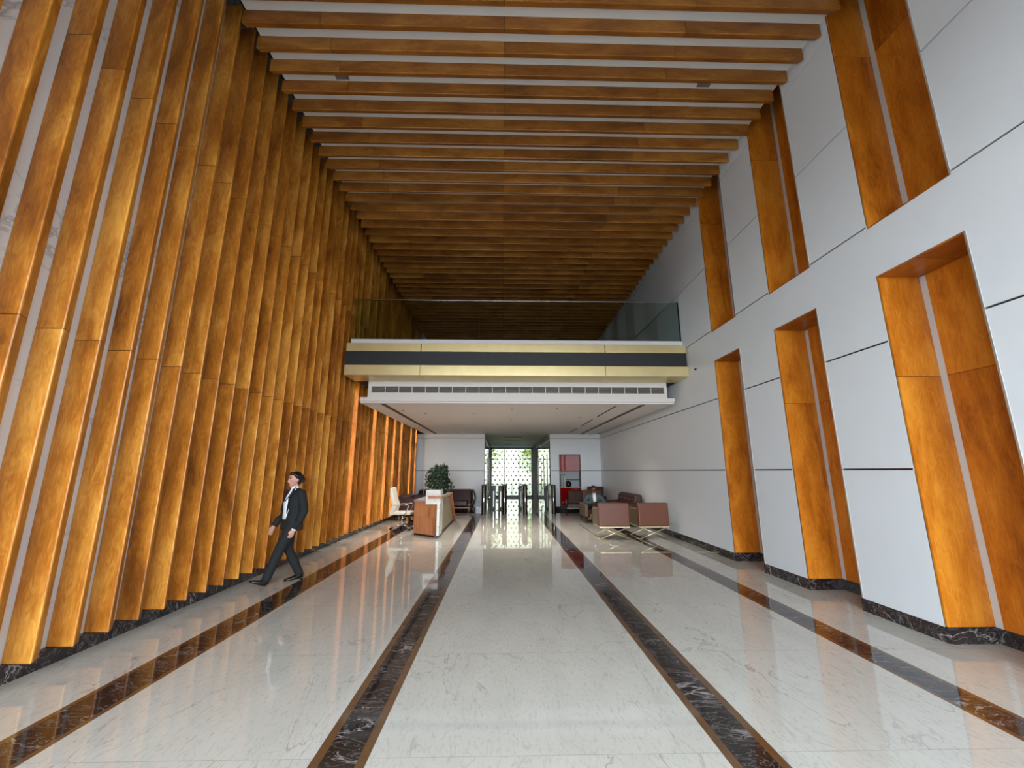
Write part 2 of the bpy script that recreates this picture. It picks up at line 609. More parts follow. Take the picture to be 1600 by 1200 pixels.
struct(rw.build('wall_right', [M_WHITE, M_GROOVE]))
br = MB()
for (a, b) in PIER:
    br.box(XR - 0.004, XR + 0.03, a, b, 0.0, 0.14)
for (a, b) in NICHE:
    br.box(4.715, 4.77, a - 0.0, b, 0.0, 0.14)
    br.box(XR, 4.72, b - 0.03, b + 0.002, 0.0, 0.14)
    br.box(XR, 4.72, a - 0.002, a + 0.03, 0.0, 0.14)
struct(br.build('baseboard_right', M_DARKST))

# wooden niches, each lining a slot in the right wall
where = ['nearest the street front', 'in front of the first white pier seen', 'between the first and second white piers', 'nearest the mezzanine']
for i, (a, b) in enumerate(NICHE):
    for lvl, (z0, z1) in (('lower', (0.14, Z_LT)), ('upper', (Z_UB, 8.1))):
        words = ['out at the street end', 'largest and nearest in the photo', 'middle one in the photo', 'farthest, beside the mezzanine'][i]
        n = thing('timber_niche', f'{lvl} tall wooden niche in white right wall, {words}', 'wall niche', (4.72, (a + b) / 2, z0), group=f'{lvl} wooden wall niches')
        h = z1 - z0
        d = (b - a) / 2
        MB().box(-0.475, 0.0, d - 0.022, d - 0.001, 0.002, h - 0.002).build('side_panel', M_NICHE, n)
        MB().box(-0.475, 0.0, -d + 0.001, -d + 0.022, 0.002, h - 0.002).build('side_panel', M_NICHE, n)
        MB().box(-0.012, 0.03, -d + 0.02, d - 0.095, 0.002, h - 0.002).build('back_panel', M_NICHE, n)
        MB().box(-0.006, 0.03, d - 0.095, d - 0.022, 0.002, h - 0.002).build('light_strip', M_STRIP, n)
        if lvl == 'lower':
            MB().box(-0.475, 0.0, -d + 0.02, d - 0.02, h - 0.02, h - 0.001).build('head_panel', M_SOFFIT, n)
        else:
            MB().box(-0.475, 0.0, -d + 0.02, d - 0.02, -0.0005, 0.018).build('sill_panel', M_SOFFIT, n)
        MB().box(-0.484, -0.470, -d - 0.004, -d + 0.012, 0.0, h).build('edge_trim', M_TRIMMETAL, n)

# ---- back walls
bw = MB()
for z0, z1 in ((0.14, 1.62), (1.62, 3.0), (3.0, ZL + 0.02)):
    g0 = G if z0 > 0.2 else 0
    bw.box(-3.16, CX0, YB, YB + 0.03, z0 + g0, z1 - G, 0)
    bw.box(XL, -3.16, YB + 0.18, YB + 0.21, z0 + g0, z1 - G, 0)
    bw.box(CX1, 2.44, YB, YB + 0.03, z0 + g0, z1 - G, 0)
    bw.box(3.36, XR, YB, YB + 0.03, z0 + g0, z1 - G, 0)
bw.box(2.44, 3.36, YB, YB + 0.03, 2.31, 3.0 - G, 0)
bw.box(2.44, 3.36, YB, YB + 0.03, 3.0 + G, ZL + 0.02, 0)
bw.box(-3.16, CX0 - 0.0, YB + 0.02, YB + 0.3, 0, ZL + 0.3, 1)
bw.box(XL, -3.16, YB + 0.2, YB + 0.3, 0, ZL + 0.3, 1)
bw.box(CX1 + 0.0, 2.44, YB + 0.02, YB + 0.3, 0, ZL + 0.3, 1)
bw.box(3.36, 4.95, YB + 0.02, YB + 0.3, 0, ZL + 0.3, 1)
bw.box(2.44, 3.36, YB + 0.02, YB + 0.3, 2.31, ZL + 0.3, 1)
bw.box(XL, 4.95, YB, YB + 0.3, ZL + 0.3, 8.3, 0)
struct(bw.build('wall_back', [M_WHITE, M_GROOVE]))
bk = MB()
bk.box(-3.16, CX0, YB - 0.012, YB + 0.02, 0, 0.14)
bk.box(XL, -3.16, YB + 0.17, YB + 0.2, 0, 0.14)
bk.box(CX1, XR, YB - 0.012, YB + 0.02, 0, 0.14)
struct(bk.build('baseboard_back', M_DARKST))

# ---- corridor
cw = MB()
cw.box(CX0 - 0.3, CX0, YB + 0.3, CY1 + 0.1, 0, 2.93, 0)
cw.box(CX0 - 0.3, CX0 + 0.02, YB + 0.3, CY1 + 0.1, 2.93, 3.6, 1)
cw.box(CX0 - 0.005, CX0, YB, YB + 0.3, 0, 2.93, 0)
struct(cw.build('wall_corridor_left', [M_MIRROR, plain('corridor_header', rgb(150, 150, 138), 0.3)]))
cw = MB()
cw.box(CX1, CX1 + 0.3, YB + 0.3, CY1 + 0.1, 0, 2.93, 0)
cw.box(CX1 - 0.02, CX1 + 0.3, YB + 0.3, CY1 + 0.1, 2.93, 3.6, 1)
cw.box(CX1, CX1 + 0.005, YB, YB + 0.3, 0, 2.93, 0)
struct(cw.build('wall_corridor_right', [M_MIRROR, bpy.data.materials['corridor_header']]))
struct(MB().box(1.94, CX1, CY1 - 0.15, CY1, 0, ZL).build('trim_1', plain('grey_column', rgb(150, 148, 136), 0.5)))

# ---- ceilings
struct(MB().box(-3.366, XR + 0.01, YF, YB, ZC, ZC + 0.1).build('ceiling', M_CEIL))
struct(MB().box(XL - 0.2, 4.95, YF - 0.1, YB + 0.3, 8.3, 8.5).build('ceiling', M_BLACK))
lc = MB().box(-3.35, 4.10, 9.66, YB + 0.19, ZL, ZL + 0.13)
lc.box(-3.35, 4.10, 9.60, 9.68, ZL + 0.035, ZL + 0.125)
lc.box(CX0 - 0.05, CX1 + 0.05, YB + 0.1, CY1 + 0.1, ZL + 0.01, ZL + 0.13)
struct(lc.build('ceiling', M_LOBBYCEIL))
bxo = MB().box(-3.21, 3.975, 9.72, YB, ZL + 0.12, 3.43, 0).box(-3.21, 3.975, 9.72, YB, 3.58, 3.70, 0)
bxo.box(-3.21, -3.13, 9.72, YB, 3.43, 3.58, 0).box(3.91, 3.975, 9.72, YB, 3.43, 3.58, 0).box(-3.13, 3.91, 9.95, 10.0, 3.43, 3.58, 1)
struct(bxo.build('trim_2', [M_LOBBYCEIL, M_BLACK]))

# ---- street front behind the photographer (seen in reflections)
ff = MB()
for x in (-3.86, -1.85, 0.15, 2.15, 4.1):
    ff.box(x, x + 0.14, YF, YF + 0.12, 0, 5.0)
for z in (0.0, 3.1, 4.9):
    ff.box(-3.86, 4.24, YF, YF + 0.1, z, z + 0.12)
struct(ff.build('window_2', M_FRAME))
struct(MB().box(XL - 0.2, 4.95, YF - 0.1, YF, 5.0, 8.3).build('wall_front_unseen', M_WHITE))  # unseen wall above the opening, added to keep daylight off the ceiling

# ---- far window at the corridor's end
wx0, wx1, wz0, wz1, wy = -0.75, 1.94, 0.03, 3.06, CY1 - 0.03
win = struct(bpy.data.objects.new('window_1', None))
COL.objects.link(win)
win.location = (0, wy, 0)
wf = MB()
for x in (wx0, wx1 - 0.09):
    wf.box(x - 0.03, x + 0.09, -0.04, 0.04, wz0, wz1)
wf.box(wx0, wx1, -0.04, 0.04, wz1 - 0.09, wz1).box(wx0, wx1, -0.04, 0.04, 0.0, 0.12)
wf.build('window_frame', M_FRAME, win)
third = (wx1 - wx0) / 3
for k in (1, 2):
    MB().box(wx0 + k * third - 0.022, wx0 + k * third + 0.022, -0.02, 0.02, wz0, wz1).build('mullion', M_DARKSTEEL, win)
MB().box(wx0 + 0.05, wx1 - 0.05, 0.03, 0.036, 0.1, wz1 - 0.05).build('glass_pane', M_DIMGLASS, win)
dots = MB()
row = 0
z = 0.28
while z < wz1 - 0.12:
    x = wx0 + 0.15 + (0.145 if row % 2 else 0.0)
    while x < wx1 - 0.08:
        dots.prism([(x + 0.052 * math.cos(a), z + 0.052 * math.sin(a)) for a in [math.pi / 4 * q for q in range(8)]], 0.022, 0.028, axis=1)
        x += 0.29
    z += 0.256
    row += 1
dots.build('dot_pattern', plain('frosted_dots', rgb(96, 100, 88), 0.5), win)
struct(MB().box(CX0, CX1, CY1, CY1 + 0.1, wz1 - 0.03, 3.6).build('wall_corridor_end', M_WHITE))

# greenery beyond the far window
M_HEDGE = plain('sunlit_leaves', rgb(176, 196, 120), 0.7, noise=0.4, nscale=3)
for i, (x, y, r, lab) in enumerate(((-1.6, 31, 1.5, 'pale green tree crown outside the far window, behind its left pane'), (2.6, 32, 1.3, 'yellowish green tree crown outside the far window, behind its right pane'))):
    t = thing('garden_tree', lab, 'tree', (x, y, -0.13))
    MB().tube([(0, 0, 0), (0.05, 0, 1.2), (0, 0.05, 2.2)], [0.12, 0.1, 0.07]).build('trunk', M_BARK, t)
    lf = MB()
    for k in range(700):
        v = Vector((rnd.gauss(0, 1), rnd.gauss(0, 1), rnd.gauss(0, 1))).normalized() * (r * (0.55 + 0.5 * rnd.random()))
        c = Vector((0, 0, 2.9 - 0.4 * i)) + v
        M3 = Matrix.Rotation(rnd.uniform(0, 6.3), 3, 'Z') @ Matrix.Rotation(rnd.uniform(0, 3), 3, 'X')
        q = 0.16
        lf.add([c + M3 @ Vector(p) for p in ((-q, 0, 0), (0, -q * .5, 0.02), (q, 0, 0), (0, q * .5, 0.02))], [(0, 1, 2, 3)])
    lf.build('foliage', M_HEDGE, t)

# ================================================================ SLATS
P_W = 0.319
D, T = 0.225, 0.11


def slat_mesh():
    m = MB()
    b = 0.012
    h = 7.78
    m.prism([(-D, 0), (-b, 0), (-b * 0.4, b * 0.4), (-b * 0.4, b * 1.2), (-0.058, T - b * .3), (-0.064, T), (-D, T)], 0, h)
    return m


BRIGHT = {21, 26, 30, 33, 36, 41, 44}
proto = slat_mesh().build('upright_slat', M_SLAT)
first = True
cnt = 0
for k in range(-6, 45):
    o = proto if first else proto.copy()
    if not first:
        COL.objects.link(o)
    first = False
    o.location = (-3.63, 3.64 + P_W * k, 0.14)
    if k < -3:
        lab = f'upright wooden wall slat near the street front, {ordinal(-3 - k)} before the first slat seen'
    else:
        cnt += 1
        lit = ' glowing under warm light' if k in BRIGHT else ''
        lab = f'tall upright orange-brown wooden slat{lit}, {ordinal(cnt)} from the photo\'s left edge'
    tag(o, lab, 'wall slat', 'upright wooden slats along the left wall')

led_p = None
for k in sorted(BRIGHT):
    o = MB().box(-0.03, 0.0, 0.0, 0.012, 0.0, 3.46).build('light_strip', M_LED) if led_p is None else led_p.copy()
    if led_p is None:
        led_p = o
    else:
        COL.objects.link(o)
    o.location = (-3.74, 3.64 + P_W * (k - 1) + T + 0.001, 0.16)
    tag(o, f'thin warm upright light strip lighting the {ordinal(sorted(BRIGHT).index(k) + 1)} glowing wall slat from the street', 'light strip', 'warm light strips between the wall slats')

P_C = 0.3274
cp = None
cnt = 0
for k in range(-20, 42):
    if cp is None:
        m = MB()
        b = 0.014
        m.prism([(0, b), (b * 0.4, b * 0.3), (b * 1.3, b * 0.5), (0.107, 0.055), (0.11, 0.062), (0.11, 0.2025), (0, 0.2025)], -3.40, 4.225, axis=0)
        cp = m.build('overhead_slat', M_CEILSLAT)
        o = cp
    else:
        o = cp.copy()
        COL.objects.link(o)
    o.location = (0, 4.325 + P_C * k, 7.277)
    if k < -1:
        lab = f'long wooden ceiling slat above the camera, {ordinal(-1 - k)} before the topmost one in the photo'
    else:
        cnt += 1
        lab = f'long brown wooden ceiling slat spanning the hall, {ordinal(cnt)} from the photo\'s top edge'
    tag(o, lab, 'ceiling slat', 'wooden slats across the high ceiling')

for x, y, s in ((-2.47, 5.20, 'towards the slatted wall'), (3.1, 5.20, 'towards the white wall')):
    t = thing('square_downlight', f'small square grey downlight in the high ceiling {s}', 'downlight', (x, y, ZC - 0.012))
    MB().box(-0.10, 0.10, -0.075, 0.075, 0.0, 0.011).build('frame', M_DISC, t)
    MB().box(-0.08, 0.08, -0.06, 0.06, -0.003, 0.001).build('lens', M_DISC, t)

# ================================================================ MEZZANINE
mz = thing('mezzanine_balcony', 'mezzanine balcony with two brass bands and a charcoal band across the hall', 'balcony', (0, 9.03, 3.70))
MB().box(-3.50, 4.235, 0.06, YB - 9.04, 0.01, 0.74).build('slab', plain('dark_bounce_damper', rgb(60, 52, 46), 0.9), mz)  # slab coloured dark to cut light bounced into the upper hall
for k, (a, b) in enumerate(((-3.548, -1.865), (-1.86, 2.33), (2.335, 4.236))):
    MB().box(a, b, 0.0, 0.70, 0.0, 0.232).build('lower_brass_band', M_BRASS, mz, bevel=0.004)
    MB().box(a + 0.01, b - (0.02 if k == 2 else 0), 0.0, 0.3, 0.552, 0.745).build('upper_brass_band', M_BRASS, mz, bevel=0.004)
MB().box(-3.56, 4.20, 0.03, 0.3, 0.232, 0.552).build('charcoal_band', M_FASCIA, mz)
MB().box(-3.525, 4.235, 0.20, 0.34, 0.74, 0.90).build('white_kerb', plain('kerb_white', rgb(228, 226, 226), 0.5), mz)

gb = thing('glass_balustrade', 'frameless glass balustrade with thin steel rail on the mezzanine edge', 'balustrade', (0, 9.28, 4.60))
ed = [-3.52, -2.16, -0.55, 1.06, 2.67, 4.232]
for a, b in zip(ed[:-1], ed[1:]):
    MB().box(a + 0.004, b - 0.004, -0.008, 0.008, 0.001, 0.99).build('glass_panel', M_GLASS, gb)
MB().box(-3.52, 4.232, -0.022, 0.022, 0.985, 1.01).build('handrail', M_STEEL, gb, bevel=0.006)
MB().box(4.212, 4.232, -0.012, 0.012, 0.0, 1.0).build('end_channel', M_DARKSTEEL, gb)

gr = thing('air_grille', 'long grey air grille set in the white bulkhead below the mezzanine', 'air grille', (-3.13, 9.72, 3.43))
MB().box(0, 7.04, 0.06, 0.07, 0, 0.15).build('backing', plain('grille_backing', rgb(104, 98, 90), 0.6), gr)
for k in range(5):
    MB().box(0, 7.04, 0.015, 0.05, 0.012 + k * 0.029, 0.02 + k * 0.029).build('blade', plain('grille_blade', rgb(128, 122, 112), 0.5) if k == 0 else bpy.data.materials['grille_blade'], gr)
for k in range(1, 22):
    MB().box(k * 0.32 - 0.006, k * 0.32 + 0.006, 0.005, 0.04, 0, 0.15).build('divider', M_WHITE, gr)

# lobby ceiling fittings
for x, s in ((-2.86, 'beside the slatted wall'), (3.40, 'beside the white wall')):
    t = MB().box(x - 0.055, x + 0.055, 9.8, YB - 0.1, ZL - 0.008, ZL - 0.001).build('linear_slot', M_SLOT)
    tag(t, f'long grey slot diffuser in the lobby ceiling {s}', 'slot diffuser')
for (a, b, s) in ((10.0, 12.1, 'nearest the mezzanine edge'), (12.75, 14.65, 'in the middle of the row'), (15.5, 17.3, 'nearest the back wall')):
    t = MB().box(2.78, 2.82, a, b, ZL - 0.004, ZL + 0.004).build('track_light', M_BLACK)
    tag(t, f'thin black track light in the lobby ceiling, {s}', 'track light', 'black tracks in the lobby ceiling')
for (y, s) in ((19.6, 'nearest'), (21.5, 'middle'), (24.0, 'farthest')):
    t = MB().box(0.1, 0.95, y, y + 0.14, ZL - 0.004, ZL + 0.02).build('slot_vent', M_SLOT)
    tag(t, f'short dark slot vent in the corridor ceiling, {s} of three', 'ceiling vent', 'slot vents in the corridor ceiling')
spots = [(0.24, 10.56), (0.27, 12.7), (1.39, 10.42), (-2.63, 10.87), (-2.15, 11.5), (-2.3, 13.2), (-0.8, 11.4), (2.3, 12.2)]
for i, (x, y) in enumerate(spots):
    t = thing('recessed_spotlight', f'tiny round recessed spotlight in the lobby ceiling, {ordinal(i + 1)} of eight counted from the middle', 'spotlight', (x, y, ZL - 0.006), group='recessed spotlights in the lobby ceiling')
    MB().tube([(0, 0, 0), (0, 0, 0.01)], 0.035, 14).build('rim', M_DISC, t)
    MB().tube([(0, 0, -0.002), (0, 0, 0.002)], 0.02, 12).build('lens', M_BLACK, t)
    sl = bpy.data.lights.new('lobby_fill_beam', 'SPOT')  # fill light added to brighten the lobby; the fixtures are not visibly lit
    sl.energy, sl.color, sl.spot_size, sl.spot_blend, sl.shadow_soft_size = 100, (1.0, 0.92, 0.84), math.radians(120), 0.8, 0.05
    so = bpy.data.objects.new('lobby_fill_beam', sl)
    COL.objects.link(so)
    so.parent = t
    so.location = (0, 0, -0.02)
for x, y, s in ((-1.73, 17.7, 'over the dark sofa'), (3.82, 17.7, 'over the armchairs')):
    t = MB().tube([(x, y, ZL - 0.05), (x, y, ZL - 0.03), (x, y, ZL + 0.002)], [0.045, 0.075, 0.08], 18).build('smoke_detector', M_WHITE)
    tag(t, f'small round white smoke detector on the lobby ceiling {s}', 'smoke detector')

# small camera bracket hole on the right wall
t = thing('security_camera', 'tiny black camera on the white wall just beside the mezzanine end', 'camera', (XR, 8.68, 3.78))
MB().ball((-0.02, 0, 0), 0.022, 12).build('housing', M_BLACK, t)
MB().tube([(0.002, 0, 0.02), (-0.012, 0, 0.025)], 0.012, 8).build('bracket', M_BLACK, t)

# door pulls on the corridor glass
for side, x, s in ((1, CX1, 'right'), (-1, CX0, 'left')):
    for y, n_ in ((19.95, 'nearer'), (23.0, 'farther')):
        t = thing('door_pull', f'long upright steel door pull on the {s} corridor glass, {n_} of its pair', 'door handle', (x, y, 0), group=f'{s} corridor door pulls')
        MB().box(-0.10 if side > 0 else 0.06, -0.06 if side > 0 else 0.10, -0.05, 0.05, 0.25, 2.29).build('bar', M_DARKSTEEL, t)
        for z in (0.45, 2.1):
            MB().box(-0.07 if side > 0 else 0.0, 0.0 if side > 0 else 0.07, -0.02, 0.02, z, z + 0.04).build('bracket', M_DARKSTEEL, t)

# ================================================================ TURNSTILES
TX = [(-0.70, 'leftmost'), (0.09, 'second from the left'), (0.87, 'third from the left'), (1.955, 'rightmost')]
for i, (x, s) in enumerate(TX):
    t = thing('turnstile_cabinet', f'slim steel turnstile cabinet, {s} of the four front ones before the corridor', 'turnstile', (x, 16.15, 0), group='front turnstile cabinets')
    hw = 0.085
    outline = [(hw, 0.08), (hw, 1.1), (-hw, 1.1), (-hw, 0.08)] + [(-hw * math.cos(a), 0.08 - hw * math.sin(a)) for a in [math.pi * q / 10 for q in range(1, 10)]]
    MB().prism(outline[::-1], 0.0, 1.02).build('body', M_DARKSTEEL, t)
    MB().prism([(a * 1.06, (b - 0.5) * 1.02 + 0.5) for a, b in outline[::-1]], 1.02, 1.07).build('top_cap', M_FRAME, t)
    MB().tube([(0, 0.018, 0.01), (0, 0.018, 1.0)], 0.03, 14).build('polished_front_strip', M_CHROME, t)
for i, (x, s) in enumerate(((-0.366, 'leftmost'), (-0.065, 'second from the left'), (0.80, 'third from the left'), (2.0 - 0.06, 'rightmost'))):
    t = thing('barrier_post', f'dark barrier post behind the steel turnstiles, {s} of four', 'barrier', (x, 18.3, 0), group='dark barrier posts behind the turnstiles')
    MB().box(-0.11, 0.09, 0, 0.12, 0, 0.98).build('body', M_CHARCOAL, t, bevel=0.01)
    MB().box(-0.008, 0.008, -0.004, 0.002, 0.10, 0.75).build('light_line', M_TRIMMETAL, t)
    MB().tube([(0, -0.006, 0.86), (0, 0.002, 0.86)], 0.035, 16).build('reader_ring', M_STEEL, t)

# ================================================================ RED CABINET
rc = thing('fire_cabinet', 'tall glossy red built-in cabinet with an open middle bay in the back wall', 'cabinet', (2.90, YB, 0.0))
MB().box(-0.46, -0.43, -0.012, 0.30, 0.14, 2.31).box(0.43, 0.46, -0.012, 0.30, 0.14, 2.31).box(-0.43, 0.43, -0.012, 0.30, 2.28, 2.31).box(-0.43, 0.43, -0.01, 0.30, 0.14, 0.17).build('frame', M_FRAME, rc)
MB().box(-0.42, 0.42, -0.006, 0.02, 1.60, 2.27).build('upper_door', M_RED, rc)
MB().box(-0.42, 0.42, -0.006, 0.02, 0.18, 0.90).build('lower_door', M_RED, rc)
MB().box(-0.43, 0.43, 0.28, 0.30, 0.17, 2.28).build('back_panel', plain('bay_grey', rgb(170, 178, 180), 0.5), rc)
MB().box(-0.16, 0.40, 0.06, 0.28, 1.22, 1.25).build('shelf', M_DARKSTEEL, rc)
MB().box(-0.43, 0.43, 0.02, 0.28, 0.90, 0.92).build('bay_floor', bpy.data.materials['bay_grey'], rc)
hr = thing('hose_reel', 'dark round fire hose reel in the red cabinet bay', 'hose reel', (2.83, YB + 0.15, 1.05))
MB().tube([(0, -0.04, 0), (0, 0.04, 0)], 0.12, 24).build('drum', M_BLACK, hr)
for yy in (-0.05, 0.05):
    ringp = [(0.13 * math.cos(2 * math.pi * q / 20), yy, 0.13 * math.sin(2 * math.pi * q / 20)) for q in range(21)]
    MB().tube(ringp, 0.01, 6, ref=(0, 1, 0), cap=False).build('rim', M_DARKSTEEL, hr)
MB().tube([(0, -0.07, 0), (0, 0.07, 0)], 0.03, 12).build('hub', M_STEEL, hr)
for x, c_, s in ((2.56, 'pale', 'beside the dark frame'), (2.68, 'pale', 'beside the hose reel')):
    t = thing('extinguisher_bottle', f'slim pale cylinder in the red cabinet bay, {s}', 'fire extinguisher', (x, YB + 0.12, 0.92), group='pale cylinders in the red cabinet')
    MB().tube([(0, 0, 0), (0, 0, 0.42), (0, 0, 0.47), (0, 0, 0.50)], [0.045, 0.045, 0.03, 0.018], 16).build('tank', M_POT, t)
    MB().box(-0.02, 0.02, -0.04, 0.02, 0.50, 0.54).build('valve', M_BLACK, t)

# ================================================================ RECEPTION DESK
dk = thing('reception_desk', 'wood-ended reception desk with white marble upstand near the left stripe', 'desk', (0, 0, 0))
poly = [(-1.60, 10.62), (-1.60, 11.9), (-2.28, 11.9), (-2.28, 11.17)]
MB().prism(poly, 0.05, 0.83).build('end_cabinet', M_DESKWOOD, dk, bevel=0.004)
MB().prism([(-1.61, 10.66), (-1.61, 11.9), (-2.26, 11.9), (-2.26, 11.2)], 0.0, 0.05).build('plinth', M_DKWOOD, dk)
MB().prism([(-1.585, 10.60), (-1.585, 12.9), (-2.30, 12.9), (-2.30, 11.16)], 0.83, 0.86).build('desk_top', M_DESKTOP, dk)
MB().box(-1.60, -1.54, 10.58, 11.15, 0.06, 1.0).build('marble_panel', M_DESKMARBLE, dk)
MB().prism([(11.15, 0.06), (14.05, 0.06), (12.85, 0.9), (11.15, 0.9)], -1.63, -1.59, axis=0).build('front_panel', M_BEIGE, dk)
MB().box(-1.66, -1.57, 10.62, 14.0, 0.0, 0.06).build('base_rail', M_DKWOOD, dk)
MB().box(-1.89, -1.525, 10.60, 10.99, 0.795, 1.135).build('white_upstand', M_DESKMARBLE, dk, bevel=0.004)
MB().box(-1.83, -1.50, 10.57, 10.605, 0.93, 1.0).box(-1.60, -1.50, 10.60, 12.88, 0.93, 0.955).build('wood_ledge', M_DESKWOOD, dk)
MB().box(-1.60, -1.50, 10.60, 12.88, 0.955, 0.975).build('ledge_top', M_DESKTOP, dk)
MB().prism([(12.76, 0.975), (12.88, 0.975), (14.28, 0.0), (14.14, 0.0)], -1.66, -1.515, axis=0).build('slanted_leg', M_DESKWOOD, dk)

# ---- weeping fig behind the desk
pl = thing('potted_fig', 'bushy dark green weeping fig in a pot behind the reception desk', 'plant', (-2.14, 14.55, 0))
MB().tube([(0, 0, 0), (0, 0, 0.02), (0, 0, 0.55), (0, 0, 0.56)], [0.16, 0.17, 0.23, 0.23], 24).build('pot', M_POT, pl)
MB().tube([(0, 0, 0.55), (0.02, 0, 0.56)], 0.2, 18).build('soil', M_DKWOOD, pl)
st = MB()
tips = []
for k in range(26):
    a = 2 * math.pi * k / 26 + rnd.uniform(-.2, .2)
    r = rnd.uniform(0.12, 0.40)
    top = rnd.uniform(1.35, 1.80)
    path = [(0, 0, 0.5), (0.3 * r * math.cos(a), 0.3 * r * math.sin(a), 0.95), (r * .8 * math.cos(a), r * .8 * math.sin(a), top), (r * 1.15 * math.cos(a), r * 1.15 * math.sin(a), top - 0.18), (r * 1.25 * math.cos(a), r * 1.25 * math.sin(a), top - 0.5)]
    st.tube(path, [0.012, 0.01, 0.006, 0.004, 0.003], 5)
    tips.append(path)
st.build('stem', M_BARK, pl)
lf = MB()
for k in range(2600):
    p = rnd.choice(tips)
    s = rnd.uniform(1, 3.999)
    i = int(s)
    q = Vector(p[i]).lerp(Vector(p[min(i + 1, 4)]), s - i) + Vector((rnd.gauss(0, .05), rnd.gauss(0, .05), rnd.gauss(0, .06)))
    if q.z < 0.72:
        q.z += 0.4
    ln = rnd.uniform(0.065, 0.11)
    an = rnd.uniform(0, 6.283)
    d = Vector((math.cos(an) * 0.55, math.sin(an) * 0.55, -0.85)).normalized()
    u = d.cross(Vector((math.cos(an + 1.2), math.sin(an + 1.2), 0.2))).normalized() * ln * 0.28
    n_ = u.cross(d).normalized() * ln * .1
    lf.add([q, q + d * ln * 0.5 + u + n_, q + d * ln, q + d * ln * 0.5 - u + n_], [(0, 1, 2, 3)])
lf.build('foliage', M_LEAF, pl)

# ---- office chair
oc = thing('office_chair', 'cream leather high-back office chair on a chrome base behind the desk', 'office chair', (-2.78, 12.08, 0))
MB().tube([(0, 0, 0.09), (0, 0, 0.30)], 0.028, 14).tube([(0, 0, 0.30), (0, 0, 0.40)], 0.018, 12).build('gas_column', M_CHROME, oc)
for k in range(5):
    a = math.radians(90 + 72 * k + 18)
    c, s = math.cos(a), math.sin(a)
    leg = MB().tube([(0, 0, 0.13), (0.16 * c, 0.16 * s, 0.11), (0.30 * c, 0.30 * s, 0.075)], [(0.022, 0.02), (0.018, 0.015), (0.012, 0.01)], 10).build('base_leg', M_CHROME, oc)
    MB().tube([(0.31 * c - 0.02 * s, 0.31 * s + 0.02 * c, 0.031), (0.31 * c + 0.02 * s, 0.31 * s - 0.02 * c, 0.031)], 0.03, 16).build('castor', M_BLACK, leg)
MB().box(-0.09, 0.09, -0.08, 0.08, 0.38, 0.42).build('mechanism', M_DARKSTEEL, oc, bevel=0.01)
MB().box(-0.23, 0.27, -0.25, 0.25, 0.42, 0.50).build('seat', M_CREAM, oc, bevel=0.03, seg=4)
prof = [(-0.30, 0.40), (-0.20, 0.42), (-0.13, 0.66), (-0.22, 0.90), (-0.27, 1.14), (-0.33, 1.15), (-0.33, 0.95), (-0.25, 0.68), (-0.31, 0.50)]
MB().prism(prof, -0.24, 0.24, axis=1).build('backrest', M_CREAM, oc, bevel=0.02, seg=3)
for s in (-1, 1):
    y = 0.29 * s
    MB().tube([(-0.22, y, 0.68), (0.18, y, 0.70), (0.24, y, 0.69), (0.14, y * 0.95, 0.46), (0.06, y * 0.9, 0.43)], [(0.022, 0.013)] * 5, 10).build('armrest', M_CHROME, oc)


# ================================================================ SEATING
def club_chair(x, y, label, mat, rz=0.0):
    t = thing('club_chair', label, 'chair', (x, y, 0), rz, 'square leather chairs on gold crossed legs')
    MB().box(-0.375, 0.375, 0.0, 0.13, 0.295, 0.84).build('backrest', mat, t, bevel=0.035, seg=5)
    for s in (-1, 1):
        MB().box(0.27 * s if s > 0 else -0.375, 0.375 if s > 0 else -0.27, 0.12, 0.74, 0.30, 0.70).build('arm', M_OLIVE, t, bevel=0.03, seg=4)
    MB().box(-0.275, 0.275, 0.11, 0.72, 0.32, 0.48).build('seat', mat, t, bevel=0.03, seg=4)
    fr = MB().box(-0.365, 0.365, -0.005, 0.02, 0.275, 0.297).box(-0.365, 0.365, 0.70, 0.725, 0.275, 0.30).box(-0.365, -0.34, 0.02, 0.70, 0.275, 0.30).box(0.34, 0.365, 0.02, 0.70, 0.275, 0.30)
    fr.build('seat_frame', M_GOLD, t)
    for yy in (0.008, 0.712):
        MB().tube([(-0.35, yy, 0.285), (0.36, yy, 0.012)], 0.012, 8).build('crossed_leg', M_GOLD, t)
        MB().tube([(0.35, yy + 0.015, 0.285), (-0.36, yy + 0.015, 0.012)], 0.012, 8).build('crossed_leg', M_GOLD, t)
    for s in (-1, 1):
        MB().tube([(0.36 * s, 0.008, 0.012), (0.36 * s, 0.72, 0.012)], 0.009, 8).build('floor_rail', M_GOLD, t)
    return t


club_chair(2.69, 10.28, 'brown leather square-backed chair on crossed gold legs, farther from the white wall', M_LEATHER)
club_chair(3.655, 10.30, 'russet leather square-backed chair on crossed gold legs, beside the white wall', M_LEATHER2, rz=0.03)


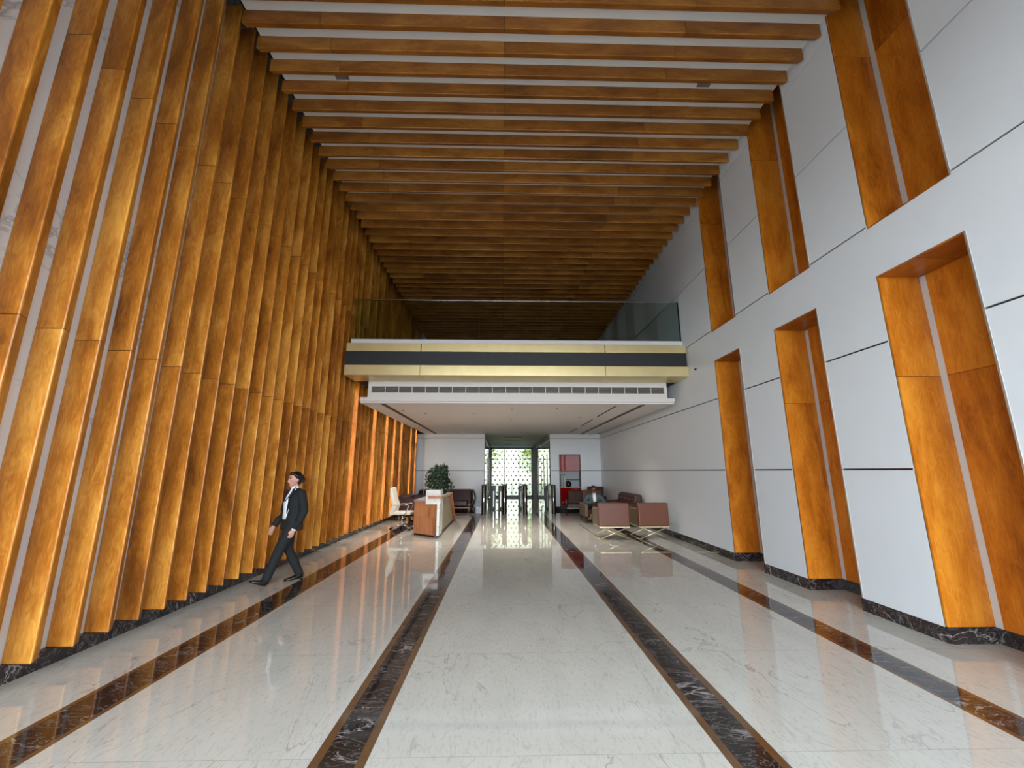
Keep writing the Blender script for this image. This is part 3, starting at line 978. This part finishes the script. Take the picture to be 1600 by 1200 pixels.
def armchair(x, y, rz, label, mat, armmat, h=0.98, wdt=0.88):
    t = thing('armchair', label, 'armchair', (x, y, 0), rz)
    w_ = wdt / 2
    # faces -y
    MB().prism([(0.20, 0.30), (0.36, 0.30), (0.52, h), (0.42, h), (0.22, 0.46)], -w_ + 0.11, w_ - 0.11, axis=0).build('backrest', mat, t, bevel=0.03, seg=4)
    MB().box(-w_ + 0.12, w_ - 0.12, -0.40, 0.25, 0.22, 0.40).build('seat', mat, t, bevel=0.04, seg=4)
    for s in (-1, 1):
        a = MB().prism([(-0.42, 0.20), (0.38, 0.20), (0.44, 0.60), (-0.42, 0.57)], min(s * w_, s * (w_ - 0.11)), max(s * w_, s * (w_ - 0.11)), axis=0)
        a.build('arm', armmat, t, bevel=0.025, seg=3)
        for yy, tip in ((-0.34, -0.38), (0.34, 0.42)):
            MB().tube([(s * (w_ - 0.07), yy, 0.22), (s * (w_ - 0.04), tip, 0.0)], [0.022, 0.012], 8).build('leg', M_DKWOOD, t)
    MB().box(-w_ + 0.02, w_ - 0.02, -0.38, 0.38, 0.18, 0.22).build('base_frame', M_DKWOOD, t)
    return t


armchair(3.02, 13.82, math.radians(2), 'brown leather armchair in which the man in sunglasses sits', M_DKLEATHER, M_OLIVE)
far = thing('lounge_chair', 'dark brown lounge chair with open wooden arms in front of red cabinet', 'armchair', (2.76, 15.95, 0), math.radians(-12))
MB().prism([(0.18, 0.30), (0.30, 0.30), (0.48, 0.86), (0.38, 0.86)], -0.30, 0.30, axis=0).build('backrest', M_DKLEATHER, far, bevel=0.03, seg=4)
MB().box(-0.29, 0.29, -0.32, 0.24, 0.28, 0.42).build('seat', M_DKLEATHER, far, bevel=0.035, seg=4)
for s in (-1, 1):
    MB().tube([(0.34 * s, -0.34, 0.0), (0.34 * s, -0.30, 0.56), (0.34 * s, -0.2, 0.60), (0.34 * s, 0.38, 0.54), (0.34 * s, 0.46, 0.0)], [(0.018, 0.018), (0.02, 0.02), (0.022, 0.022), (0.022, 0.022), (0.014, 0.014)], 8).build('arm_frame', M_DKWOOD, far)
MB().box(-0.33, 0.33, -0.30, -0.26, 0.24, 0.29).box(-0.33, 0.33, 0.28, 0.32, 0.24, 0.29).build('cross_rail', M_DKWOOD, far)
f2 = armchair(3.62, 16.9, math.radians(-25), 'dark leather armchair standing by the back wall behind the seated man', M_DKLEATHER, M_DKLEATHER)

# tufted sofa along the right wall, facing the stripes
sf = thing('tufted_sofa', 'brown leather sofa with buttoned back along the white wall behind chairs', 'sofa', (4.18, 13.45, 0))
MB().box(-0.66, -0.05, -0.80, 0.80, 0.20, 0.44).build('seat', M_DKLEATHER, sf, bevel=0.05, seg=4)
bk_ = MB().prism([(-0.34, 0.40), (-0.02, 0.40), (-0.02, 0.90), (-0.16, 0.92), (-0.26, 0.88)], -0.86, 0.86, axis=1)
bk_.build('backrest', M_DKLEATHER, sf, bevel=0.05, seg=4)
btn = MB()
for r in range(2):
    for k in range(6):
        y = -0.75 + 0.28 * k + (0.14 if r else 0)
        z = 0.76 - 0.2 * r
        btn.ball((-0.285 - 0.02 * r, y, z), (0.02, 0.03, 0.03), 10)
btn.build('button_tufting', plain('button_leather', rgb(120, 72, 58), 0.25), sf)
for s in (-1, 1):
    MB().tube([(-0.62, 0.86 * s, 0.42), (-0.62, 0.86 * s, 0.56), (-0.12, 0.86 * s, 0.60), (-0.10, 0.86 * s, 0.42)], [(0.09, 0.09)] * 4, 12).build('arm', M_DKLEATHER, sf)
    MB().box(-0.68, -0.03, 0.79 * s if s > 0 else -0.93, 0.93 if s > 0 else -0.79, 0.14, 0.52).build('arm_base', M_DKLEATHER, sf, bevel=0.03, seg=3)
for x in (-0.62, -0.1):
    for y in (-0.86, 0.86):
        MB().tube([(x, y, 0.16), (x, y, 0.0)], [0.03, 0.018], 10).build('leg', M_DKWOOD, sf)

# dark sofa against the back wall, left
s1 = thing('dark_sofa', 'long maroon-brown tub sofa against the back wall behind the plant', 'sofa', (-2.25, 17.45, 0))
MB().box(-0.92, 0.85, -0.40, 0.30, 0.22, 0.44).build('seat', M_MAROON, s1, bevel=0.04, seg=4)
MB().prism([(0.12, 0.30), (0.42, 0.30), (0.46, 0.86), (0.26, 0.86)], -1.0, 0.98, axis=0).build('backrest', M_MAROON, s1, bevel=0.05, seg=4)
for s in (-1, 1):
    rr = []
    for q in range(9):
        zz = 0.16 + 0.70 * q / 8
        bulge = 0.08 * math.sin(math.pi * (q / 8) * 0.9)
        rr.append(((1.0 * s + s * (bulge * 1.3), -0.02, zz), (0.075 - 0.02 * (q > 6), 0, 0), (0, 0.42 - 0.03 * (q > 6), 0)))
    MB().rings(rr, 20).build('arm', M_MAROON, s1)
MB().box(-1.0, 1.0, -0.40, 0.36, 0.15, 0.19).build('base_rail', M_PALEWOOD, s1)
for x in (-0.92, 0.92):
    for y in (-0.36, 0.32):
        MB().tube([(x, y, 0.16), (x, y, 0.0)], [0.02, 0.015], 8).build('leg', M_PALEWOOD, s1)
MB().tube([(1.02, -0.40, 0.78), (1.10, -0.42, 0.70), (1.14, -0.42, 0.50), (1.08, -0.41, 0.30)], 0.012, 8).build('metal_piping', M_STEEL, s1)

s2 = thing('side_sofa', 'maroon-brown sofa along the slatted wall behind the cream office chair', 'sofa', (-3.05, 15.0, 0), math.radians(90))
MB().box(-0.80, 0.80, -0.42, 0.30, 0.20, 0.44).build('seat', M_MAROON, s2, bevel=0.04, seg=4)
MB().prism([(0.10, 0.30), (0.40, 0.30), (0.42, 0.78), (0.24, 0.78)], -0.86, 0.86, axis=0).build('backrest', M_MAROON, s2, bevel=0.05, seg=4)
for s in (-1, 1):
    MB().box(min(0.80 * s, 0.93 * s), max(0.80 * s, 0.93 * s), -0.42, 0.40, 0.16, 0.74).build('arm', M_MAROON, s2, bevel=0.05, seg=4)
    for y in (-0.36, 0.32):
        MB().tube([(0.84 * s, y, 0.17), (0.84 * s, y, 0.0)], [0.02, 0.015], 8).build('leg', M_PALEWOOD, s2)


# ================================================================ PEOPLE
class Frame:
    """local frame of a person: forward, person's right, up"""
    def __init__(self, root, heading):
        self.o = Vector(root)
        self.f = Vector((math.cos(heading), math.sin(heading), 0))
        self.r = Vector((self.f.y, -self.f.x, 0))

    def __call__(self, f, r, z):
        return self.f * f + self.r * r + Vector((0, 0, z))

    def M(self, tilt=0.0, turn=0.0):
        """3x3 with columns right, forward, up; tilt > 0 bows the head, turn > 0 turns to the person's left"""
        R = Matrix((self.r, self.f, (0, 0, 1))).transposed()
        return R @ Matrix.Rotation(turn, 3, 'Z') @ Matrix.Rotation(-tilt, 3, 'X')


def make_head(body, fr, c, tilt, turn, skin, hairmat, root, bun=True, shades=False):
    c = Vector(c)
    M = fr.M(tilt, turn)

    def L(x, y, z):
        return c + M @ Vector((x, y, z))
    body.ball(L(0, -0.012, 0.025), (0.073, 0.092, 0.092), 20, M=M)      # skull
    body.ball(L(0, 0.018, -0.025), (0.060, 0.070, 0.080), 18, M=M)      # face
    body.ball(L(0, 0.042, -0.082), (0.030, 0.030, 0.024), 12, M=M)      # chin
    body.tube([L(0, 0.080, 0.012), L(0, 0.096, -0.010), L(0, 0.104, -0.026), L(0, 0.086, -0.034)], [0.006, 0.008, 0.011, 0.009], 8)
    body.ball(L(0, 0.076, -0.055), (0.024, 0.014, 0.012), 10, M=M)      # lips volume
    for s in (-1, 1):
        body.ball(L(0.073 * s, -0.008, -0.008), (0.010, 0.020, 0.030), 10, M=M)  # ears
        body.ball(L(0.036 * s, 0.058, -0.018), (0.022, 0.020, 0.020), 10, M=M)   # cheeks
        body.ball(L(0.030 * s, 0.074, 0.026), (0.022, 0.010, 0.007), 10, M=M)    # brow ridge
    eyes = MB()
    pup = MB()
    brow = MB()
    for s in (-1, 1):
        eyes.ball(L(0.030 * s, 0.074, 0.008), (0.013, 0.008, 0.0075), 12, M=M)
        pup.ball(L(0.030 * s, 0.0805, 0.008), (0.006, 0.004, 0.0065), 10, M=M)
        brow.tube([L(0.014 * s, 0.087, 0.026), L(0.032 * s, 0.086, 0.032), L(0.048 * s, 0.072, 0.027)], [0.004, 0.0045, 0.003], 6)
    MB().ball(L(0, 0.086, -0.055), (0.022, 0.008, 0.008), 12, M=M).build('mouth', M_LIPS, root)
    if not shades:
        eyes.build('eyes', M_SHIRT, root)
        pup.build('irises', M_HAIR, root)
    else:
        sg = MB()
        for s in (-1, 1):
            sg.ball(L(0.032 * s, 0.090, 0.006), (0.028, 0.006, 0.021), 14, M=M)
            sg.tube([L(0.060 * s, 0.086, 0.012), L(0.082 * s, 0.0, 0.012)], 0.003, 6)
        sg.tube([L(-0.01, 0.095, 0.012), L(0.01, 0.095, 0.012)], 0.003, 6)
        sg.build('sunglasses', M_DARKGLASS, root)
    brow.build('eyebrows', M_HAIR, root)
    h = MB()
    h.ball(L(0, -0.030, 0.042), (0.084, 0.092, 0.088), 22, M=M)
    h.ball(L(0, -0.055, -0.005), (0.078, 0.062, 0.078), 18, M=M)
    h.ball(L(0.0, 0.02, 0.092), (0.062, 0.058, 0.030), 16, M=M)
    if bun:
        h.ball(L(0, -0.118, 0.0), (0.060, 0.052, 0.052), 16, M=M)
        h.ball(L(0, -0.08, 0.02), (0.074, 0.065, 0.075), 16, M=M)
        for s in (-1, 1):
            h.tube([L(0.05 * s, 0.045, 0.085), L(0.076 * s, 0.0, 0.055), L(0.074 * s, -0.05, 0.01)], [0.014, 0.018, 0.02], 8)
    else:
        for q in range(14):
            a = math.pi * q / 13
            h.ball(L(0.060 * math.cos(a), 0.030 * math.sin(a) + 0.005, 0.100), (0.02, 0.02, 0.016), 8, M=M)
    h.build('hair', hairmat, root, remesh=0.007, smooth_it=3)


def make_hand(body, wrist, direc, palm_n, side, curl=0.5, s=1.0):
    """wrist point, finger direction, palm normal (towards the palm), side: +1 thumb along cross(direc, palm_n)"""
    w0, d, n = Vector(wrist), Vector(direc).normalized(), Vector(palm_n).normalized()
    u = d.cross(n).normalized() * side
    body.tube([w0 - d * 0.02, w0 + d * 0.02 * s, w0 + d * 0.085 * s], [(0.024, 0.018), (0.034, 0.016), (0.038, 0.013)], 12, ref=n)
    for k, (off, ln) in enumerate(((0.028, 0.070), (0.010, 0.078), (-0.009, 0.072), (-0.027, 0.058))):
        p = w0 + d * 0.078 * s + u * off * s
        a1, a2 = curl * 0.5, curl * 1.2
        d1 = d * math.cos(a1) + n * math.sin(a1)
        d2 = d * math.cos(a2) + n * math.sin(a2)
        q = p + d1 * ln * 0.5 * s
        body.tube([p - d * 0.01, p + d1 * ln * 0.25 * s, q, q + d2 * ln * 0.5 * s], [0.0095, 0.009, 0.0085, 0.0065], 8)
    p = w0 + d * 0.022 * s + u * 0.028 * s
    q = p + (d * 0.75 + u * 0.55 + n * 0.25) * 0.035 * s
    body.tube([p, q, q + (d * 0.95 + n * 0.25) * 0.03 * s], [0.012, 0.010, 0.0075], 8)


def torso_rings(fr, rows, ax=None):
    """rows: (f, r, z, half width, half depth)"""
    out = []
    for f, r, z, a, b in rows:
        out.append((fr(f, r, z), fr.r * a, fr.f * b))
    return out


# ---- walking woman
fr_leg = Frame((0, 0, 0), math.atan2(-0.62, -0.78))
fr = Frame((0, 0, 0), math.atan2(-0.82, -0.57))
pw = thing('person', 'person with dark tied-back hair in black suit and white shirt, walking past the slats', 'person', (-3.17, 6.60, 0.0))
body = MB()
hc = fr(0.035, 0, 1.468)
body.rings(torso_rings(fr, [(0, 0, 0.80, 0.13, 0.09), (0, 0, 0.90, 0.125, 0.085), (0, 0, 1.02, 0.105, 0.075), (0.01, 0, 1.16, 0.125, 0.085), (0.0, 0, 1.27, 0.13, 0.07), (0.0, 0, 1.315, 0.06, 0.05)]), 20)
body.tube([fr(-0.005, 0, 1.29), fr(0.005, 0, 1.36), fr(0.02, 0, 1.42)], [0.054, 0.047, 0.047], 14)
make_head(body, fr, hc, 0.02, 0.06, M_SKIN, M_HAIR, pw)
armsL = [fr(-0.01, -0.145, 1.275), fr(-0.03, -0.180, 1.15), fr(-0.05, -0.195, 1.01), fr(0.0, -0.185, 0.88), fr(0.06, -0.165, 0.755)]
armsR = [fr(-0.01, 0.145, 1.275), fr(0.0, 0.190, 1.15), fr(0.03, 0.205, 1.01), fr(0.09, 0.215, 0.89), fr(0.15, 0.225, 0.785)]
for a in (armsL, armsR):
    body.tube(a, [0.036, 0.032, 0.028, 0.026, 0.022], 12)
make_hand(body, armsL[-1], fr(0.35, 0.05, -0.95), fr(0, 1, 0), -1, 0.7, 0.95)
make_hand(body, armsR[-1], fr(0.45, -0.05, -0.9), fr(0, -1, 0), 1, 0.6, 0.95)
legL = [fr_leg(0.0, -0.075, 0.84), fr_leg(0.08, -0.08, 0.64), fr_leg(0.155, -0.08, 0.47), fr_leg(0.22, -0.075, 0.28), fr_leg(0.285, -0.07, 0.11)]
legR = [fr_leg(0.0, 0.075, 0.84), fr_leg(0.01, 0.075, 0.64), fr_leg(0.005, 0.07, 0.46), fr_leg(-0.09, 0.065, 0.28), fr_leg(-0.185, 0.06, 0.115)]
for l in (legL, legR):
    body.tube(l, [0.085, 0.072, 0.052, 0.048, 0.033], 14)
body.tube([legL[-1], fr_leg(0.30, -0.07, 0.055), fr_leg(0.40, -0.07, 0.075)], [0.035, 0.032, 0.025], 10)
body.tube([legR[-1], fr_leg(-0.19, 0.06, 0.055), fr_leg(-0.08, 0.06, 0.03)], [0.035, 0.032, 0.022], 10)
body.build('body', M_SKIN, pw, remesh=0.006, smooth_it=2)

jk = MB()
jk.rings(torso_rings(fr, [(0.0, 0, 0.735, 0.192, 0.135), (0.0, 0, 0.80, 0.188, 0.135), (0.005, 0, 0.92, 0.166, 0.122), (0.005, 0, 1.02, 0.150, 0.112), (0.01, 0, 1.13, 0.168, 0.122),
                          (0.005, 0, 1.22, 0.182, 0.112), (-0.005, 0, 1.275, 0.165, 0.092), (-0.012, 0, 1.315, 0.105, 0.070), (-0.018, 0, 1.345, 0.072, 0.056)]), 28)
jk.tube([fr(-0.01, -0.135, 1.262)] + armsL[1:-1] + [armsL[-1].lerp(armsL[-2], 0.02)], [0.070, 0.066, 0.064, 0.056, 0.046], 14)
jk.tube([fr(-0.01, 0.135, 1.262)] + armsR[1:-1] + [armsR[-1].lerp(armsR[-2], 0.02)], [0.070, 0.064, 0.060, 0.052, 0.046], 14)
for a in (armsL, armsR):
    jk.ball(a[0] + Vector((0, 0, -0.02)), (0.078, 0.078, 0.075), 16)
jk.build('jacket', M_BLACKSUIT, pw, remesh=0.011, smooth_it=3)
lp = MB()
for s in (-1, 1):
    lp.add([fr(0.045, 0.062 * s, 1.345), fr(0.118, 0.105 * s, 1.21), fr(0.138, 0.062 * s, 0.98), fr(0.132, 0.040 * s, 1.02), fr(0.128, 0.060 * s, 1.20), fr(0.068, 0.040 * s, 1.335)],
           [(0, 1, 4, 5), (1, 2, 3, 4)])
sol = lp.build('lapels', M_BLACKSUIT, pw)
sm = sol.modifiers.new('solid', 'SOLIDIFY')
sm.thickness = 0.008
sh = MB()
sh.rings(torso_rings(fr, [(0.062, 0.015, 0.90, 0.090, 0.076), (0.060, 0.015, 1.0, 0.094, 0.074), (0.062, 0.01, 1.13, 0.098, 0.084), (0.050, 0, 1.22, 0.060, 0.076), (0.030, 0, 1.29, 0.052, 0.058), (0.012, 0, 1.335, 0.058, 0.056), (0.012, 0, 1.372, 0.056, 0.054)]), 22)
for s in (-1, 1):
    sh.add([fr(0.05, 0.012 * s, 1.345), fr(0.015, 0.058 * s, 1.385), fr(0.04, 0.075 * s, 1.32), fr(0.085, 0.045 * s, 1.285)], [(0, 1, 2, 3)])
sh.build('shirt', M_SHIRT, pw, smooth_it=0)
for p, s in ((armsL[-1], -1),):
    MB().tube([p.lerp(armsL[-2], 0.06), p + (p - armsL[-2]).normalized() * 0.012], [0.036, 0.033], 14).build('shirt_cuff', M_SHIRT, pw)
MB().tube([fr(0.03, -0.058, 1.36), fr(0.10, -0.05, 1.26), fr(0.143, -0.012, 1.165), fr(0.143, 0.0, 1.155), fr(0.143, 0.012, 1.165), fr(0.10, 0.05, 1.26), fr(0.03, 0.058, 1.36)], 0.0075, 6).build('lanyard', M_LANYARD, pw)
tr = MB()
tr.rings(torso_rings(fr, [(0, 0, 0.99, 0.13, 0.09), (0, 0, 0.90, 0.150, 0.112), (0.0, 0, 0.80, 0.160, 0.118), (0.0, 0, 0.74, 0.140, 0.105)]), 24)
for l, st_ in ((legL, 0), (legR, 1)):
    tr.tube([l[0]] + l[1:-1] + [l[-1] + Vector((0, 0, -0.035))], [(0.098, 0.10), (0.086, 0.09), (0.072, 0.076), (0.066, 0.070), (0.060, 0.062)], 18)
tr.build('trousers', M_BLACKSUIT, pw, remesh=0.011, smooth_it=3)
shoe = MB()
shoe.rings([(fr_leg(0.245, -0.07, 0.075), fr_leg.r * 0.030, fr_leg(0, 0, 1) * 0.045), (fr_leg(0.29, -0.07, 0.055), fr_leg.r * 0.038, Vector((0, 0, 0.048))), (fr_leg(0.36, -0.07, 0.065), fr_leg.r * 0.042, Vector((0, 0, 0.034))),
            (fr_leg(0.43, -0.07, 0.085), fr_leg.r * 0.040, Vector((0, 0, 0.024))), (fr_leg(0.485, -0.07, 0.10), fr_leg.r * 0.020, Vector((0, 0, 0.012)))], 16)
shoe.build('shoe', M_SHOE, pw)
shoe = MB()
shoe.rings([(fr_leg(-0.235, 0.06, 0.062), fr_leg.r * 0.030, Vector((0, 0, 0.040))), (fr_leg(-0.19, 0.06, 0.058), fr_leg.r * 0.038, Vector((0, 0, 0.046))), (fr_leg(-0.11, 0.06, 0.036), fr_leg.r * 0.041, Vector((0, 0, 0.032))),
            (fr_leg(-0.04, 0.06, 0.024), fr_leg.r * 0.040, Vector((0, 0, 0.022))), (fr_leg(0.02, 0.06, 0.014), fr_leg.r * 0.018, Vector((0, 0, 0.012)))], 16)
shoe.tube([fr_leg(-0.215, 0.06, 0.0), fr_leg(-0.215, 0.06, 0.04)], [0.022, 0.028], 10)
shoe.build('shoe', M_SHOE, pw)

# ---- seated man
fr = Frame((0, 0, 0), math.radians(-94))
pm = thing('person', 'person in blue-grey jacket, white shirt and sunglasses, seated with crossed legs in armchair', 'person', (3.0, 13.76, 0.0))
body = MB()
hc = fr(-0.085, 0.02, 1.005)
body.rings([(fr(-0.08, 0, 0.46), fr.r * 0.15, fr(0.10, 0, 0.04)), (fr(-0.14, 0, 0.60), fr.r * 0.14, fr(0.09, 0, 0.03)), (fr(-0.18, 0, 0.74), fr.r * 0.15, fr(0.09, 0, 0.02)), (fr(-0.18, 0, 0.83), fr.r * 0.14, fr(0.07, 0, 0)), (fr(-0.16, 0, 0.87), fr.r * 0.06, fr(0.05, 0, 0))], 20)
body.tube([fr(-0.165, 0, 0.84), fr(-0.14, 0.005, 0.90), fr(-0.11, 0.01, 0.955)], [0.056, 0.05, 0.05], 14)
make_head(body, fr, hc, 0.22, 0.15, M_SKIN2, M_HAIR, pm, bun=False, shades=True)
aL = [fr(-0.17, -0.165, 0.80), fr(-0.10, -0.25, 0.70), fr(-0.02, -0.31, 0.62), fr(0.10, -0.22, 0.60), fr(0.19, -0.10, 0.60)]
aR = [fr(-0.17, 0.165, 0.80), fr(-0.11, 0.26, 0.70), fr(-0.03, 0.33, 0.62), fr(0.09, 0.24, 0.60), fr(0.19, 0.12, 0.61)]
for a in (aL, aR):
    body.tube(a, [0.048, 0.044, 0.038, 0.033, 0.025], 12)
make_hand(body, aL[-1], fr(0.5, 0.8, 0.0), fr(0.2, 0.1, -1), -1, 0.5)
make_hand(body, aR[-1], fr(0.5, -0.8, 0.0), fr(0.2, 0.1, -1), 1, 0.5)
lR = [fr(-0.04, 0.09, 0.47), fr(0.18, 0.09, 0.49), fr(0.40, 0.08, 0.50), fr(0.43, 0.09, 0.30), fr(0.45, 0.09, 0.10)]
lL = [fr(-0.04, -0.09, 0.47), fr(0.18, -0.06, 0.55), fr(0.38, 0.02, 0.60), fr(0.47, 0.13, 0.42), fr(0.53, 0.20, 0.27)]
for l in (lR, lL):
    body.tube(l, [0.085, 0.078, 0.058, 0.052, 0.036], 14)
body.tube([lR[-1], fr(0.46, 0.09, 0.05), fr(0.58, 0.09, 0.035)], [0.036, 0.034, 0.024], 10)
body.tube([lL[-1], fr(0.56, 0.22, 0.23), fr(0.66, 0.24, 0.20)], [0.036, 0.034, 0.024], 10)
body.build('body', M_SKIN2, pm, remesh=0.006, smooth_it=2)
jk = MB()
jk.rings([(fr(-0.08, 0, 0.44), fr.r * 0.20, fr(0.135, 0, 0.04)), (fr(-0.12, 0, 0.55), fr.r * 0.185, fr(0.125, 0, 0.03)), (fr(-0.165, 0, 0.68), fr.r * 0.19, fr(0.12, 0, 0.02)), (fr(-0.18, 0, 0.78), fr.r * 0.20, fr(0.105, 0, 0)),
          (fr(-0.18, 0, 0.84), fr.r * 0.17, fr(0.085, 0, 0)), (fr(-0.175, 0, 0.88), fr.r * 0.09, fr(0.065, 0, 0)), (fr(-0.165, 0, 0.905), fr.r * 0.066, fr(0.055, 0, 0))], 28)
for a in (aL, aR):
    jk.tube([a[0] + Vector((0, 0, -0.005))] + a[1:-1] + [a[-1].lerp(a[-2], 0.1)], [0.075, 0.070, 0.064, 0.056, 0.046], 14)
jk.build('jacket', M_GREYSUIT, pm, remesh=0.011, smooth_it=3)
sh = MB()
sh.rings([(fr(-0.03, 0, 0.56), fr.r * 0.05, fr(0.055, 0, 0.01)), (fr(-0.065, 0, 0.66), fr.r * 0.058, fr(0.055, 0, 0)), (fr(-0.10, 0, 0.78), fr.r * 0.062, fr(0.05, 0, 0)), (fr(-0.13, 0, 0.85), fr.r * 0.055, fr(0.05, 0, 0)), (fr(-0.145, 0, 0.895), fr.r * 0.058, fr(0.05, 0, 0)), (fr(-0.14, 0, 0.925), fr.r * 0.056, fr(0.052, 0, 0))], 20)
sh.build('shirt', M_SHIRT, pm)
tr = MB()
tr.rings([(fr(-0.14, 0, 0.45), fr.r * 0.16, Vector((0, 0, 0.09))), (fr(-0.05, 0, 0.46), fr.r * 0.17, Vector((0, 0, 0.09))), (fr(0.04, 0, 0.47), fr.r * 0.15, Vector((0, 0, 0.085)))], 20)
for l in (lR, lL):
    tr.tube(l[:-1] + [l[-1].lerp(l[-2], 0.1)], [0.098, 0.092, 0.076, 0.068, 0.058], 16)
tr.build('trousers', M_BLACKSUIT, pm, remesh=0.011, smooth_it=3)
for base, d, up in ((fr(0.43, 0.09, 0.045), fr(1, 0, -0.05), Vector((0, 0, 1))), (fr(0.54, 0.20, 0.235), fr(0.85, 0.35, -0.25), Vector((0, 0, 1)))):
    d = d.normalized()
    sd = d.cross(up).normalized()
    up2 = sd.cross(d)
    MB().rings([(base - d * 0.03, sd * 0.030, up2 * 0.040), (base + d * 0.03, sd * 0.040, up2 * 0.044), (base + d * 0.12, sd * 0.044, up2 * 0.032 - Vector((0, 0, 0))), (base + d * 0.20 - up2 * 0.008, sd * 0.042, up2 * 0.024), (base + d * 0.255 - up2 * 0.015, sd * 0.018, up2 * 0.012)], 16).build('shoe', M_TANSHOE, pm)
